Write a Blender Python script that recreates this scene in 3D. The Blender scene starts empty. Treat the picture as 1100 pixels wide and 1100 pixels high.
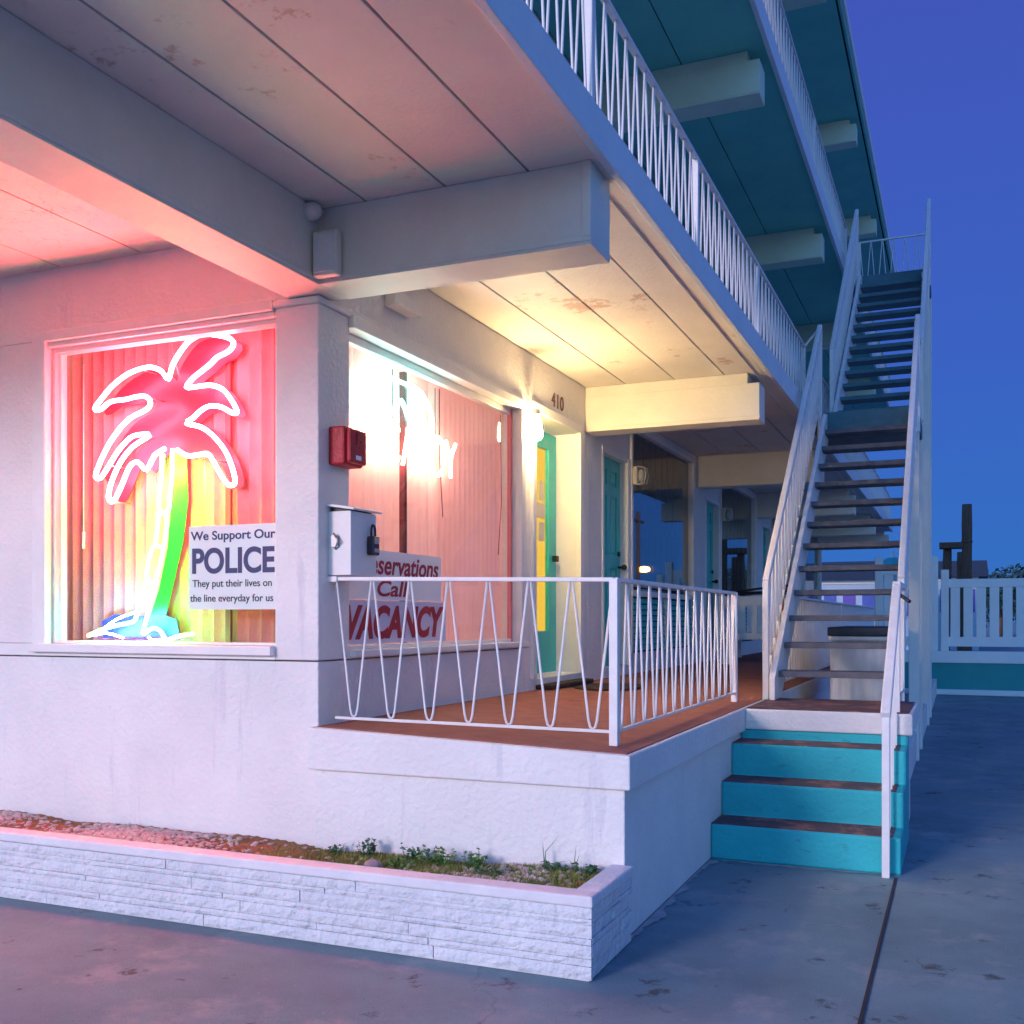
import bpy, bmesh, math, random
from mathutils import Vector, Matrix
random.seed(7)
scene = bpy.context.scene
COL = scene.collection
R = math.radians

# ------------------------------------------------------------------ materials
def new_mat(name):
    m = bpy.data.materials.new(name); m.use_nodes = True
    nt = m.node_tree
    return m, nt, nt.nodes['Principled BSDF']

def N(nt, t, **kw):
    n = nt.nodes.new(t)
    for k, v in kw.items(): setattr(n, k, v)
    return n

def add_cracks(m, scale=1.2, width=.012, mask_lo=.5, color=(.03,.03,.035), distort=.35, dscale=3.0):
    nt = m.node_tree; b = nt.nodes['Principled BSDF']; src = b.inputs['Base Color'].links[0].from_socket
    tc = N(nt, 'ShaderNodeTexCoord'); n = N(nt, 'ShaderNodeTexNoise'); n.inputs['Scale'].default_value = dscale; n.inputs['Detail'].default_value = 8
    nt.links.new(tc.outputs['Object'], n.inputs['Vector'])
    vm = N(nt, 'ShaderNodeVectorMath', operation='SCALE'); vm.inputs['Scale'].default_value = distort; nt.links.new(n.outputs['Color'], vm.inputs[0])
    va = N(nt, 'ShaderNodeVectorMath', operation='ADD'); nt.links.new(tc.outputs['Object'], va.inputs[0]); nt.links.new(vm.outputs[0], va.inputs[1])
    v = N(nt, 'ShaderNodeTexVoronoi', feature='DISTANCE_TO_EDGE'); v.inputs['Scale'].default_value = scale; nt.links.new(va.outputs[0], v.inputs['Vector'])
    mr = N(nt, 'ShaderNodeMapRange'); mr.inputs['From Min'].default_value = 0; mr.inputs['From Max'].default_value = width; mr.inputs['To Min'].default_value = 1; mr.inputs['To Max'].default_value = 0
    nt.links.new(v.outputs['Distance'], mr.inputs['Value'])
    n2 = N(nt, 'ShaderNodeTexNoise'); n2.inputs['Scale'].default_value = .8; n2.inputs['Detail'].default_value = 3; nt.links.new(tc.outputs['Object'], n2.inputs['Vector'])
    m2 = N(nt, 'ShaderNodeMapRange'); m2.inputs['From Min'].default_value = mask_lo; m2.inputs['From Max'].default_value = mask_lo+.08; nt.links.new(n2.outputs['Fac'], m2.inputs['Value'])
    mu = N(nt, 'ShaderNodeMath', operation='MULTIPLY'); nt.links.new(mr.outputs[0], mu.inputs[0]); nt.links.new(m2.outputs[0], mu.inputs[1])
    mx = N(nt, 'ShaderNodeMix', data_type='RGBA'); nt.links.new(mu.outputs[0], mx.inputs['Factor']); nt.links.new(src, mx.inputs['A']); mx.inputs['B'].default_value = (*color, 1)
    nt.links.new(mx.outputs['Result'], b.inputs['Base Color'])
    return m

def surf(name, c1, c2=None, rough=.6, scale=3, bump=.0, bscale=60, spots=None, spot_scale=6, spot_lo=.62, metallic=0, spec=.5, detail=8, bdist=.01, stretch=None):
    """procedural painted / mineral surface: two-tone noise, optional stains, bump"""
    m, nt, b = new_mat(name)
    b.inputs['Roughness'].default_value = rough
    b.inputs['Metallic'].default_value = metallic
    b.inputs['Specular IOR Level'].default_value = spec
    tc = N(nt, 'ShaderNodeTexCoord')
    src = tc.outputs['Object']
    if stretch:
        mp = N(nt, 'ShaderNodeMapping'); mp.inputs['Scale'].default_value = stretch
        nt.links.new(src, mp.inputs['Vector']); src = mp.outputs['Vector']
    n1 = N(nt, 'ShaderNodeTexNoise'); n1.inputs['Scale'].default_value = scale; n1.inputs['Detail'].default_value = detail; n1.inputs['Roughness'].default_value = .65
    nt.links.new(src, n1.inputs['Vector'])
    ramp = N(nt, 'ShaderNodeValToRGB')
    c2 = c2 or tuple(x * .85 for x in c1)
    ramp.color_ramp.elements[0].position = .3; ramp.color_ramp.elements[0].color = (*c2, 1)
    ramp.color_ramp.elements[1].position = .7; ramp.color_ramp.elements[1].color = (*c1, 1)
    nt.links.new(n1.outputs['Fac'], ramp.inputs['Fac'])
    out = ramp.outputs['Color']
    if spots:
        n2 = N(nt, 'ShaderNodeTexNoise'); n2.inputs['Scale'].default_value = spot_scale; n2.inputs['Detail'].default_value = 10; n2.inputs['Roughness'].default_value = .75
        nt.links.new(src, n2.inputs['Vector'])
        r2 = N(nt, 'ShaderNodeValToRGB')
        r2.color_ramp.elements[0].position = spot_lo; r2.color_ramp.elements[0].color = (0, 0, 0, 1)
        r2.color_ramp.elements[1].position = min(1, spot_lo + .08); r2.color_ramp.elements[1].color = (1, 1, 1, 1)
        nt.links.new(n2.outputs['Fac'], r2.inputs['Fac'])
        mx = N(nt, 'ShaderNodeMix', data_type='RGBA')
        nt.links.new(r2.outputs['Color'], mx.inputs['Factor'])
        nt.links.new(out, mx.inputs['A']); mx.inputs['B'].default_value = (*spots, 1)
        out = mx.outputs['Result']
    nt.links.new(out, b.inputs['Base Color'])
    if bump:
        n3 = N(nt, 'ShaderNodeTexNoise'); n3.inputs['Scale'].default_value = bscale; n3.inputs['Detail'].default_value = 6
        nt.links.new(tc.outputs['Object'], n3.inputs['Vector'])
        bp = N(nt, 'ShaderNodeBump'); bp.inputs['Strength'].default_value = bump; bp.inputs['Distance'].default_value = bdist
        nt.links.new(n3.outputs['Fac'], bp.inputs['Height']); nt.links.new(bp.outputs['Normal'], b.inputs['Normal'])
    return m

def layer_spots(m, color, scale, lo, soft=.05, detail=10, rough=.7, stretch=None):
    nt = m.node_tree; b = nt.nodes['Principled BSDF']; src = b.inputs['Base Color'].links[0].from_socket
    tc = N(nt, 'ShaderNodeTexCoord'); v = tc.outputs['Object']
    if stretch:
        mp = N(nt, 'ShaderNodeMapping'); mp.inputs['Scale'].default_value = stretch; mp.inputs['Location'].default_value = (3.1, 1.7, .4); nt.links.new(v, mp.inputs['Vector']); v = mp.outputs['Vector']
    n = N(nt, 'ShaderNodeTexNoise'); n.inputs['Scale'].default_value = scale; n.inputs['Detail'].default_value = detail; n.inputs['Roughness'].default_value = rough
    nt.links.new(v, n.inputs['Vector'])
    mr = N(nt, 'ShaderNodeMapRange'); mr.inputs['From Min'].default_value = lo; mr.inputs['From Max'].default_value = lo+soft
    nt.links.new(n.outputs['Fac'], mr.inputs['Value'])
    mx = N(nt, 'ShaderNodeMix', data_type='RGBA'); nt.links.new(mr.outputs[0], mx.inputs['Factor']); nt.links.new(src, mx.inputs['A']); mx.inputs['B'].default_value = (*color, 1)
    nt.links.new(mx.outputs['Result'], b.inputs['Base Color'])
    return m

def glow(name, color, strength):
    m = bpy.data.materials.new(name); m.use_nodes = True; nt = m.node_tree
    nt.nodes.clear()
    o = N(nt, 'ShaderNodeOutputMaterial'); e = N(nt, 'ShaderNodeEmission')
    e.inputs['Color'].default_value = (*color, 1); e.inputs['Strength'].default_value = strength
    nt.links.new(e.outputs[0], o.inputs['Surface'])
    return m

def glass(name, ior=1.6, tint=(.95, .97, .97)):
    m = bpy.data.materials.new(name); m.use_nodes = True; nt = m.node_tree
    nt.nodes.clear()
    o = N(nt, 'ShaderNodeOutputMaterial'); mix = N(nt, 'ShaderNodeMixShader')
    t = N(nt, 'ShaderNodeBsdfTransparent'); t.inputs['Color'].default_value = (*tint, 1)
    g = N(nt, 'ShaderNodeBsdfGlossy'); g.inputs['Roughness'].default_value = .015
    f = N(nt, 'ShaderNodeFresnel'); geo = N(nt, 'ShaderNodeNewGeometry'); im = N(nt, 'ShaderNodeMapRange')
    im.inputs['To Min'].default_value = ior; im.inputs['To Max'].default_value = 1/ior      # same reflection from either side of the thin pane
    nt.links.new(geo.outputs['Backfacing'], im.inputs['Value']); nt.links.new(im.outputs[0], f.inputs['IOR'])
    n = N(nt, 'ShaderNodeTexNoise'); n.inputs['Scale'].default_value = 1.3
    tc = N(nt, 'ShaderNodeTexCoord'); nt.links.new(tc.outputs['Object'], n.inputs['Vector'])
    bp = N(nt, 'ShaderNodeBump'); bp.inputs['Strength'].default_value = .02; bp.inputs['Distance'].default_value = .01
    nt.links.new(n.outputs['Fac'], bp.inputs['Height']); nt.links.new(bp.outputs['Normal'], g.inputs['Normal'])
    nt.links.new(f.outputs[0], mix.inputs['Fac']); nt.links.new(t.outputs[0], mix.inputs[1]); nt.links.new(g.outputs[0], mix.inputs[2])
    nt.links.new(mix.outputs[0], o.inputs['Surface'])
    return m

M = {}
M['stucco'] = surf('white painted stucco', (.80, .78, .77), (.69, .67, .67), .75, 1.6, .75, 34, spots=(.55, .54, .55), spot_scale=3.2, spot_lo=.66, bdist=.012)
M['white'] = surf('white gloss paint', (.80, .79, .78), (.71, .70, .70), .42, 5, .12, 40, spots=(.50, .47, .44), spot_scale=11, spot_lo=.68)
M['rail'] = surf('white painted iron', (.78, .77, .78), (.68, .67, .69), .4, 12, .15, 90, spots=(.36, .22, .15), spot_scale=17, spot_lo=.72)
M['ceil'] = surf('painted ceiling board', (.74, .70, .66), (.64, .60, .57), .7, 2.2, .3, 45, spots=(.50, .42, .38), spot_scale=2.4, spot_lo=.66)
M['tealceil'] = surf('dull teal ceiling paint', (.15, .60, .52), (.12, .50, .46), .7, 2, .25, 40)
M['beamgreen'] = surf('pale green beam paint', (.58, .72, .60), (.50, .62, .52), .6, 3, .2, 35)
M['beam'] = surf('beam paint', (.74, .72, .66), (.64, .62, .57), .6, 3, .2, 35, spots=(.5, .45, .38), spot_scale=6, spot_lo=.7)
M['fascia'] = surf('fascia paint', (.70, .76, .82), (.60, .68, .76), .55, 3, .35, 30, spots=(.34, .34, .36), spot_scale=9, spot_lo=.70)
M['teal'] = surf('teal door paint', (.015, .52, .49), (.012, .44, .42), .38, 4, .08, 50)
M['tealstep'] = surf('teal step paint', (.012, .47, .51), (.01, .38, .43), .6, 3, .35, 35, spots=(.01, .24, .30), spot_scale=5, spot_lo=.62)
M['carpet'] = surf('rust outdoor carpet', (.38, .165, .13), (.28, .12, .10), .95, 7, .6, 260, spots=(.24, .08, .05), spot_scale=1.4, spot_lo=.60, spec=.1)
M['tread'] = surf('worn dark tread paint', (.13, .065, .08), (.06, .04, .055), .75, 5, .4, 90, spots=(.20, .10, .09), spot_scale=4, spot_lo=.6)
M['metaltread'] = surf('dark stair tread', (.12, .13, .17), (.07, .075, .10), .6, 6, .4, 70)
M['uppertread'] = surf('blue grey stair tread', (.07, .20, .25), (.04, .12, .16), .6, 6, .4, 70)
M['ground_old'] = surf('worn asphalt paving', (.27, .265, .275), (.15, .155, .17), .9, .9, .7, 55, spots=(.28, .26, .26), spot_scale=22, spot_lo=.66, bdist=.02)
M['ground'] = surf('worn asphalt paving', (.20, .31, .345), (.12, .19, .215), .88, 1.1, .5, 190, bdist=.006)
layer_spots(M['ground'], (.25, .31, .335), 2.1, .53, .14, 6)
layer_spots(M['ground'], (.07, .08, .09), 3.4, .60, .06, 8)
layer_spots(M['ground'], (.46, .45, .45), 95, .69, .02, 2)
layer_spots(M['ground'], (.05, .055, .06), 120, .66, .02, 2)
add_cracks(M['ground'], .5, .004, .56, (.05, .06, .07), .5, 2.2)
layer_spots(M['stucco'], (.67, .65, .67), 2.2, .60, .06, 9, .7, (2.5, 2.5, .35))
layer_spots(M['stucco'], (.46, .45, .47), 38, .72, .02, 4)
add_cracks(M['ceil'], 5.5, .010, .60, (.40, .26, .22), .25, 6)
layer_spots(M['ceil'], (.50, .36, .32), 1.6, .60, .04, 10, .75)
layer_spots(M['tread'], (.26, .12, .11), 5, .52, .06, 8) if 'tread' in M else None
layer_spots(M['tealstep'], (.02, .30, .34), 9, .60, .04, 9, .7, (1, 1, 3))
layer_spots(M['tealstep'], (.42, .50, .52), 26, .70, .02, 8)
layer_spots(M['beam'], (.46, .42, .37), 22, .70, .02, 6)
layer_spots(M['fascia'], (.40, .34, .32), 18, .68, .02, 7)
M['joint'] = surf('dirt filled joint', (.035, .025, .03), rough=.95, scale=20)
M['paintspill'] = surf('spilled white paint', (.42, .44, .47), (.26, .27, .29), .85, 9, .5, 80)
M['stone'] = surf('painted split stone', (.74, .74, .76), (.60, .61, .65), .75, 7, .9, 24, bdist=.03, spots=(.38, .38, .42), spot_scale=30, spot_lo=.71)
M['cap'] = surf('painted stone cap', (.76, .74, .76), (.64, .62, .66), .7, 6, .6, 30, bdist=.01)
M['mortar'] = surf('painted mortar', (.72, .72, .75), (.62, .62, .65), .85, 9, .5, 50)
M['soil'] = surf('dry rusty soil', (.44, .19, .07), (.22, .10, .045), .95, 9, .9, 60, spots=(.34, .19, .10), spot_scale=14, spot_lo=.58, bdist=.02)
M['pebble'] = surf('pale gravel stone', (.66, .55, .50), (.36, .27, .25), .85, 9, .4, 40)
M['rock'] = surf('purple grey rock', (.34, .28, .30), (.20, .17, .19), .85, 9, .6, 25)
M['leaf'] = surf('weed leaf', (.12, .30, .04), (.06, .15, .025), .6, 14, 0)
M['leafdark'] = surf('dark weed leaf', (.05, .17, .06), (.03, .10, .04), .6, 14, 0)
M['grassy'] = surf('yellow green turf', (.30, .32, .06), (.13, .18, .03), .7, 14, 0)
M['dark'] = surf('dark interior', (.05, .045, .06), (.03, .03, .04), .8, 2)
M['curtain'] = surf('drawn grey curtain', (.22, .20, .19), (.13, .12, .12), .9, 3, stretch=(9, 9, .6))
M['blind'] = surf('vertical blind fabric', (.42, .21, .20), (.34, .165, .155), .75, 9, .35, 120)
M['blind2'] = surf('pink lit vinyl blind', (.84, .58, .54), (.74, .48, .45), .6, 7, .2, 100)
M['mullion'] = surf('dark red metal', (.16, .03, .03), (.10, .02, .02), .5, 6)
M['redwin'] = surf('red window bead', (.72, .22, .24), (.60, .16, .18), .5, 6)
M['redbox'] = surf('red enamel', (.50, .015, .03), (.36, .01, .02), .45, 20, .5, 60, spots=(.62, .06, .07), spot_scale=24, spot_lo=.6)
M['lock'] = surf('dark bronze lock body', (.07, .045, .06), (.04, .03, .04), .4, 9, metallic=.5)
M['steel'] = surf('dull steel', (.45, .44, .45), (.3, .3, .31), .35, 9, metallic=.8)
M['black'] = surf('black paint', (.02, .02, .022), rough=.4)
M['cover'] = surf('dark padded vinyl', (.035, .05, .08), (.02, .03, .05), .5, 5, .5, 18)
M['marble'] = surf('streaked pale panel', (.76, .75, .73), (.56, .55, .56), .5, 4, .2, 30, stretch=(5, 5, 1.2))
M['benchw'] = surf('white painted wood', (.84, .86, .86), (.76, .79, .80), .55, 6, .2, 30)
M['wood'] = surf('weathered piling wood', (.17, .10, .065), (.08, .05, .04), .9, 5, .8, 20, stretch=(6, 6, .8))
M['fence'] = surf('white vinyl fence', (.82, .86, .88), (.74, .79, .82), .5, 2, .1, 20)
M['roofdark'] = surf('dark roofing', (.04, .06, .08), (.025, .04, .05), .8, 5)
M['blue'] = surf('blue siding', (.05, .10, .42), (.035, .07, .32), .6, 3)
M['violet'] = surf('violet shutter paint', (.12, .07, .42), (.08, .05, .30), .6, 3)
M['paleblue'] = surf('pale siding', (.38, .50, .62), (.30, .42, .55), .7, 3)
M['tealpaint'] = surf('teal wall paint', (.015, .33, .35), (.01, .27, .30), .6, 2, .2, 20)
M['tree'] = surf('far foliage', (.035, .10, .10), (.02, .06, .07), .8, 6)
M['signw'] = surf('white sign board', (.88, .87, .88), (.82, .80, .82), .5, 3)
M['signlilac'] = surf('lilac sign board', (.66, .62, .76), (.58, .54, .68), .5, 3)
M['navy'] = surf('navy lettering', (.035, .012, .14), rough=.5, scale=5)
M['darkink'] = surf('dark lettering', (.03, .012, .05), rough=.5, scale=5)
M['redink'] = surf('red lettering', (.42, .004, .025), (.34, .004, .02), .5, 5)
M['brown'] = surf('brown numerals', (.10, .035, .015), rough=.4, scale=5)
M['paper'] = surf('taped paper', (.72, .66, .56), (.62, .56, .46), .8, 8)
M['redfrond'] = surf('red acrylic', (.30, .010, .030), (.24, .008, .024), .35, 4)
M['greentrunk'] = surf('green acrylic', (.004, .50, .006), (.003, .40, .005), .35, 4)
M['bluebase'] = surf('blue acrylic', (.02, .03, .50), (.02, .03, .4), .35, 4)
M['mat'] = surf('dark door mat', (.07, .04, .03), (.035, .02, .018), .95, 30, .8, 150)
M['fixture'] = surf('cream lamp housing', (.62, .58, .50), rough=.4, scale=5)
M['lens'] = surf('frosted lamp lens', (.40, .42, .40), rough=.2, scale=5)
M['flower'] = surf('red ornament', (.55, .01, .06), rough=.5, scale=9)
M['orange'] = surf('faded orange cloth', (.60, .16, .09), (.45, .10, .06), .8, 9)
M['glass'] = glass('window glass', 1.18)
M['glassdark'] = glass('reflective window glass', 2.7, (.75, .8, .82))
M['neon_pink'] = glow('pink neon tube', (1.0, .06, .10), 84)
M['neon_green'] = glow('green neon tube', (.12, 1.0, .04), 34)
M['neon_blue'] = glow('blue neon tube', (.16, .20, 1.0), 110)
M['neon_white'] = glow('rose white neon tube', (1.0, .46, .32), 19)
M['neon_teal'] = glow('aqua neon tube', (.14, 1.0, .92), 17)
M['bulb'] = glow('yellow wall bulb', (1.0, .68, .30), 235)
M['lamp_glow'] = glow('sodium street lamp', (1.0, .42, .08), 16)
M['doorlight'] = glow('lit yellow door blind', (.95, .55, .04), .45)

# the thin office blinds let some of the added fill light behind them through
nt_ = M['blind2'].node_tree; b_ = nt_.nodes['Principled BSDF']; o_ = nt_.nodes['Material Output']
t_ = N(nt_, 'ShaderNodeBsdfTranslucent'); t_.inputs['Color'].default_value = (.85, .50, .46, 1); mx_ = N(nt_, 'ShaderNodeMixShader'); mx_.inputs['Fac'].default_value = .4
nt_.links.new(b_.outputs[0], mx_.inputs[1]); nt_.links.new(t_.outputs[0], mx_.inputs[2]); nt_.links.new(mx_.outputs[0], o_.inputs['Surface'])

# ------------------------------------------------------------------ mesh builder
class MB:
    def __init__(s): s.bm = bmesh.new()
    def box(s, x0, y0, z0, x1, y1, z1):
        v = [s.bm.verts.new((x, y, z)) for x in (x0, x1) for y in (y0, y1) for z in (z0, z1)]
        for f in ((0,1,3,2),(4,6,7,5),(0,4,5,1),(2,3,7,6),(0,2,6,4),(1,5,7,3)):
            s.bm.faces.new([v[i] for i in f])
        return s
    def bar(s, a, b, w, h, up=(0,0,1)):
        """rectangular bar a->b, w = width sideways, h = height along up"""
        a, b = Vector(a), Vector(b); d = (b-a).normalized(); up = Vector(up)
        side = d.cross(up)
        if side.length < 1e-4: side = d.cross(Vector((1,0,0)))
        side.normalize(); u = side.cross(d).normalized()
        vs = []
        for p in (a, b):
            for i, j in ((-1,-1),(1,-1),(1,1),(-1,1)):
                vs.append(s.bm.verts.new(p + side*(i*w/2) + u*(j*h/2)))
        for f in ((3,2,1,0),(4,5,6,7),(0,1,5,4),(1,2,6,5),(2,3,7,6),(3,0,4,7)):
            s.bm.faces.new([vs[i] for i in f])
        return s
    def hexa(s, pts):
        """8 points: bottom 4 ccw then top 4 ccw"""
        vs = [s.bm.verts.new(p) for p in pts]
        for f in ((3,2,1,0),(4,5,6,7),(0,1,5,4),(1,2,6,5),(2,3,7,6),(3,0,4,7)):
            s.bm.faces.new([vs[i] for i in f])
        return s
    def tube(s, pts, r, n=8, closed=False):
        pts = [Vector(p) for p in pts]; m = len(pts); rings = []
        prev = None
        for i, p in enumerate(pts):
            if closed: t = pts[(i+1) % m] - pts[i-1]
            else: t = pts[min(i+1, m-1)] - pts[max(i-1, 0)]
            t.normalize()
            if prev is None:
                a = Vector((0,1,0)) if abs(t.y) < .9 else Vector((1,0,0))
                u = t.cross(a).normalized()
            else:
                u = (prev - t*prev.dot(t)).normalized()
            prev = u; w = t.cross(u)
            rr = r[i] if isinstance(r, (list, tuple)) else r
            rings.append([s.bm.verts.new(p + u*math.cos(k*2*math.pi/n)*rr + w*math.sin(k*2*math.pi/n)*rr) for k in range(n)])
        rng = range(m) if closed else range(m-1)
        for i in rng:
            A, B = rings[i], rings[(i+1) % m]
            for k in range(n):
                f = s.bm.faces.new((A[k], A[(k+1) % n], B[(k+1) % n], B[k])); f.smooth = True
        if not closed:
            s.bm.faces.new(rings[0][::-1]); s.bm.faces.new(rings[-1])
        return s
    def prism(s, poly, axis, d0, d1):
        """extrude 2D poly [(a,b)] along axis: 'y' -> (a, d, b); 'x' -> (d, a, b); 'z' -> (a,b,d)"""
        mk = {'y': lambda a,b,d: (a,d,b), 'x': lambda a,b,d: (d,a,b), 'z': lambda a,b,d: (a,b,d)}[axis]
        A = [s.bm.verts.new(mk(a,b,d0)) for a,b in poly]; B = [s.bm.verts.new(mk(a,b,d1)) for a,b in poly]
        n = len(poly)
        s.bm.faces.new(A); s.bm.faces.new(B[::-1])
        for i in range(n): s.bm.faces.new((A[i], B[i], B[(i+1) % n], A[(i+1) % n]))
        return s
    def ball(s, c, rx, ry, rz, sub=2, jitter=0, rnd=random):
        r = bmesh.ops.create_icosphere(s.bm, subdivisions=sub, radius=1)
        for v in r['verts']:
            k = 1 + rnd.uniform(-jitter, jitter)
            v.co = Vector((v.co.x*rx*k + c[0], v.co.y*ry*k + c[1], v.co.z*rz*k + c[2]))
        return s
    def cone(s, c, r1, r2, h, n=16):
        r = bmesh.ops.create_cone(s.bm, segments=n, radius1=r1, radius2=r2, depth=h, cap_ends=True)
        for v in r['verts']: v.co += Vector(c) + Vector((0,0,h/2))
        return s
    def build(s, name, mat, parent=None, bevel=0, smooth=False):
        bmesh.ops.recalc_face_normals(s.bm, faces=s.bm.faces)
        me = bpy.data.meshes.new(name); s.bm.to_mesh(me); s.bm.free()
        me.materials.append(M[mat] if isinstance(mat, str) else mat)
        if smooth:
            for p in me.polygons: p.use_smooth = True
        o = bpy.data.objects.new(name, me); COL.objects.link(o)
        if parent: o.parent = parent; o.matrix_parent_inverse = Matrix.Translation(-parent.location) if parent.parent is None else Matrix.Identity(4)
        if bevel:
            b = o.modifiers.new('bevel', 'BEVEL'); b.width = bevel; b.segments = 2; b.limit_method = 'ANGLE'
        return o

def thing(name, loc, label, cat, group=None):
    o = bpy.data.objects.new(name, None); COL.objects.link(o); o.location = loc
    o.empty_display_size = .1
    return tag(o, label, cat, group)
def tag(o, label, cat, group=None, kind=None):
    if label: o['label'] = label
    if cat: o['category'] = cat
    if group: o['group'] = group
    if kind: o['kind'] = kind
    return o
def structure(o): o['kind'] = 'structure'; return o
def sub(o, parent):
    """parent a sub-part built in world coordinates"""
    o.parent = parent
    o.matrix_parent_inverse = Matrix.Identity(4) if parent.parent is None and parent.location.length == 0 else o.matrix_parent_inverse
    return o
def child_sub(mb, name, mat, part, root, **k):
    """sub-part of a part whose thing is root (everything in world coordinates)"""
    o = mb.build(name, mat, None, **k)
    o.parent = part
    o.matrix_parent_inverse = Matrix.Identity(4)
    return o

def text_obj(body, mat, origin, xdir, ydir, width, height, parent=None, name='lettering', shear=0, bold=.0, extrude=.002, spacing=1):
    cu = bpy.data.curves.new(name, 'FONT'); cu.body = body; cu.size = 1; cu.shear = shear
    cu.offset = bold; cu.extrude = .01; cu.space_character = spacing
    t = bpy.data.objects.new(name, cu); COL.objects.link(t)
    dg = bpy.context.evaluated_depsgraph_get(); dg.update()
    me = bpy.data.meshes.new_from_object(t.evaluated_get(dg))
    bpy.data.objects.remove(t); bpy.data.curves.remove(cu)
    xs = [v.co.x for v in me.vertices]; ys = [v.co.y for v in me.vertices]; zs = [v.co.z for v in me.vertices]
    x0, x1, y0, y1, z0, z1 = min(xs), max(xs), min(ys), max(ys), min(zs), max(zs)
    xd, yd = Vector(xdir), Vector(ydir); nd = xd.cross(yd); O = Vector(origin)
    for v in me.vertices:
        v.co = O + xd*((v.co.x-x0)/(x1-x0)*width) + yd*((v.co.y-y0)/(y1-y0)*height) + nd*((v.co.z-z0)/(z1-z0)*extrude)
    me.materials.clear(); me.materials.append(M[mat])
    o = bpy.data.objects.new(name, me); COL.objects.link(o)
    if parent:
        o.parent = parent; o.matrix_parent_inverse = Matrix.Translation(-parent.location)
    return o

XW = -3.0; YF = 4.5; FL = .885
CEIL = [3.45, 6.09, 9.22]
def floor_z(x): return .885 - .035*(x + 3.0)     # the porch falls a little towards its edge

# ------------------------------------------------------------------ ground
g = MB()
nx, ny = 60, 90
g.box(-400, -200, -.5, 400, 600, 0)
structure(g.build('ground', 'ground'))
jt = MB(); jt.box(-.331, .5, .002, -.317, 6.12, .006)
pts = []
structure(jt.build('paving_joint', 'joint'))

# paint slopped on the paving along the porch wall and steps
ps = MB()
def blotch_strip(mb, pts, w, z):
    vs = []
    q = .5
    for i, (x, y, nx_, ny_) in enumerate(pts):
        q = min(1, max(.1, q + random.uniform(-.16, .16))); k = w*q
        vs.append((mb.bm.verts.new((x, y, z)), mb.bm.verts.new((x + nx_*k, y + ny_*k, z))))
    for a, b in zip(vs, vs[1:]): mb.bm.faces.new((a[0], a[1], b[1], b[0]))
w_ = .5; P1 = []
blotch_strip(ps, [(-1.36, 4.0 + i*.012, 1, 0) for i in range(180)], .07, .004)
blotch_strip(ps, [(-1.36 + i*.011, 6.19, 0, -1) for i in range(98)], .05, .004)
structure(ps.build('paint_spill', 'paintspill'))

# ------------------------------------------------------------------ motel building
motel = thing('motel_building', (-3, 4.5, 0), 'white three storey motel with teal doors, projecting roof beams and balconies', 'building')
def part(name, mat, *boxes, bevel=.004):
    if name in ('wall', 'door_frame') and len(boxes) > 1:
        return [part(name, mat, b, bevel=bevel) for b in boxes][0]
    mb = MB()
    for b in boxes: mb.box(*b)
    return mb.build(name, mat, motel, bevel=bevel)
def subpart(name, mat, prt, *boxes, bevel=.003):
    if name in ('frame', 'louver_trim') and len(boxes) > 1:
        return [subpart(name, mat, prt, b, bevel=bevel) for b in boxes][0]
    mb = MB()
    for b in boxes: mb.box(*b)
    o = mb.build(name, mat, None, bevel=bevel)
    o.parent = prt; o.matrix_parent_inverse = Matrix.Translation(-motel.location) if False else prt.matrix_parent_inverse.inverted() @ Matrix.Identity(4)
    o.matrix_parent_inverse = Matrix.Identity(4)
    return o

# front facade (plane y = 4.5) and the corner pier
part('wall', 'stucco', (-8, 4.5, 0, -3.0, 4.7, 1.211), (-3.2, 4.7, 0, -3.0, 7.40, 1.211), bevel=.006)
part('wall', 'stucco', (-8, 4.5, 3.045, -3.0, 4.7, 3.45), (-8, 4.503, 1.29, -4.96, 4.7, 3.045))
part('wall', 'stucco', (-3.2, 4.7, 3.045, -3.0, 7.40, 3.45), (-3.2, 7.40, 3.06, -3.0, 8.50, 3.45))
part('sill_band', 'white', (-8, 4.494, 1.218, -3.26, 4.68, 1.288), (-3.19, 4.78, 1.218, -2.994, 7.2, 1.26))
part('corner_pier', 'stucco', (-3.265, 4.498, 1.218, -2.998, 4.785, 3.04), (-3.24, 4.785, 1.27, -3.002, 4.80, 3.04), bevel=.008)
part('pier_cap', 'white', (-3.275, 4.485, 3.04, -2.985, 4.80, 3.078), bevel=.01)
part('wall', 'stucco', (-3.2, 7.165, 1.218, -3.0, 7.40, 3.045), (-3.2, 7.2, .6, -3.003, 7.395, 1.215))
# back walls that close the dark rooms
part('wall', 'stucco', (-8, 8.70, .3, -3.21, 8.8, 3.48))
part('wall', 'dark', (-8, 25.5, 0, -3.2, 25.6, 9.2), (-8.1, 4.5, 0, -8, 25.6, 9.2))
part('wall', 'stucco', (-8.1, 4.5, 3.7, -3.2, 4.7, 9.2), (-3.2, 25.5, .3, -3.0, 25.6, 9.2))

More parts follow.
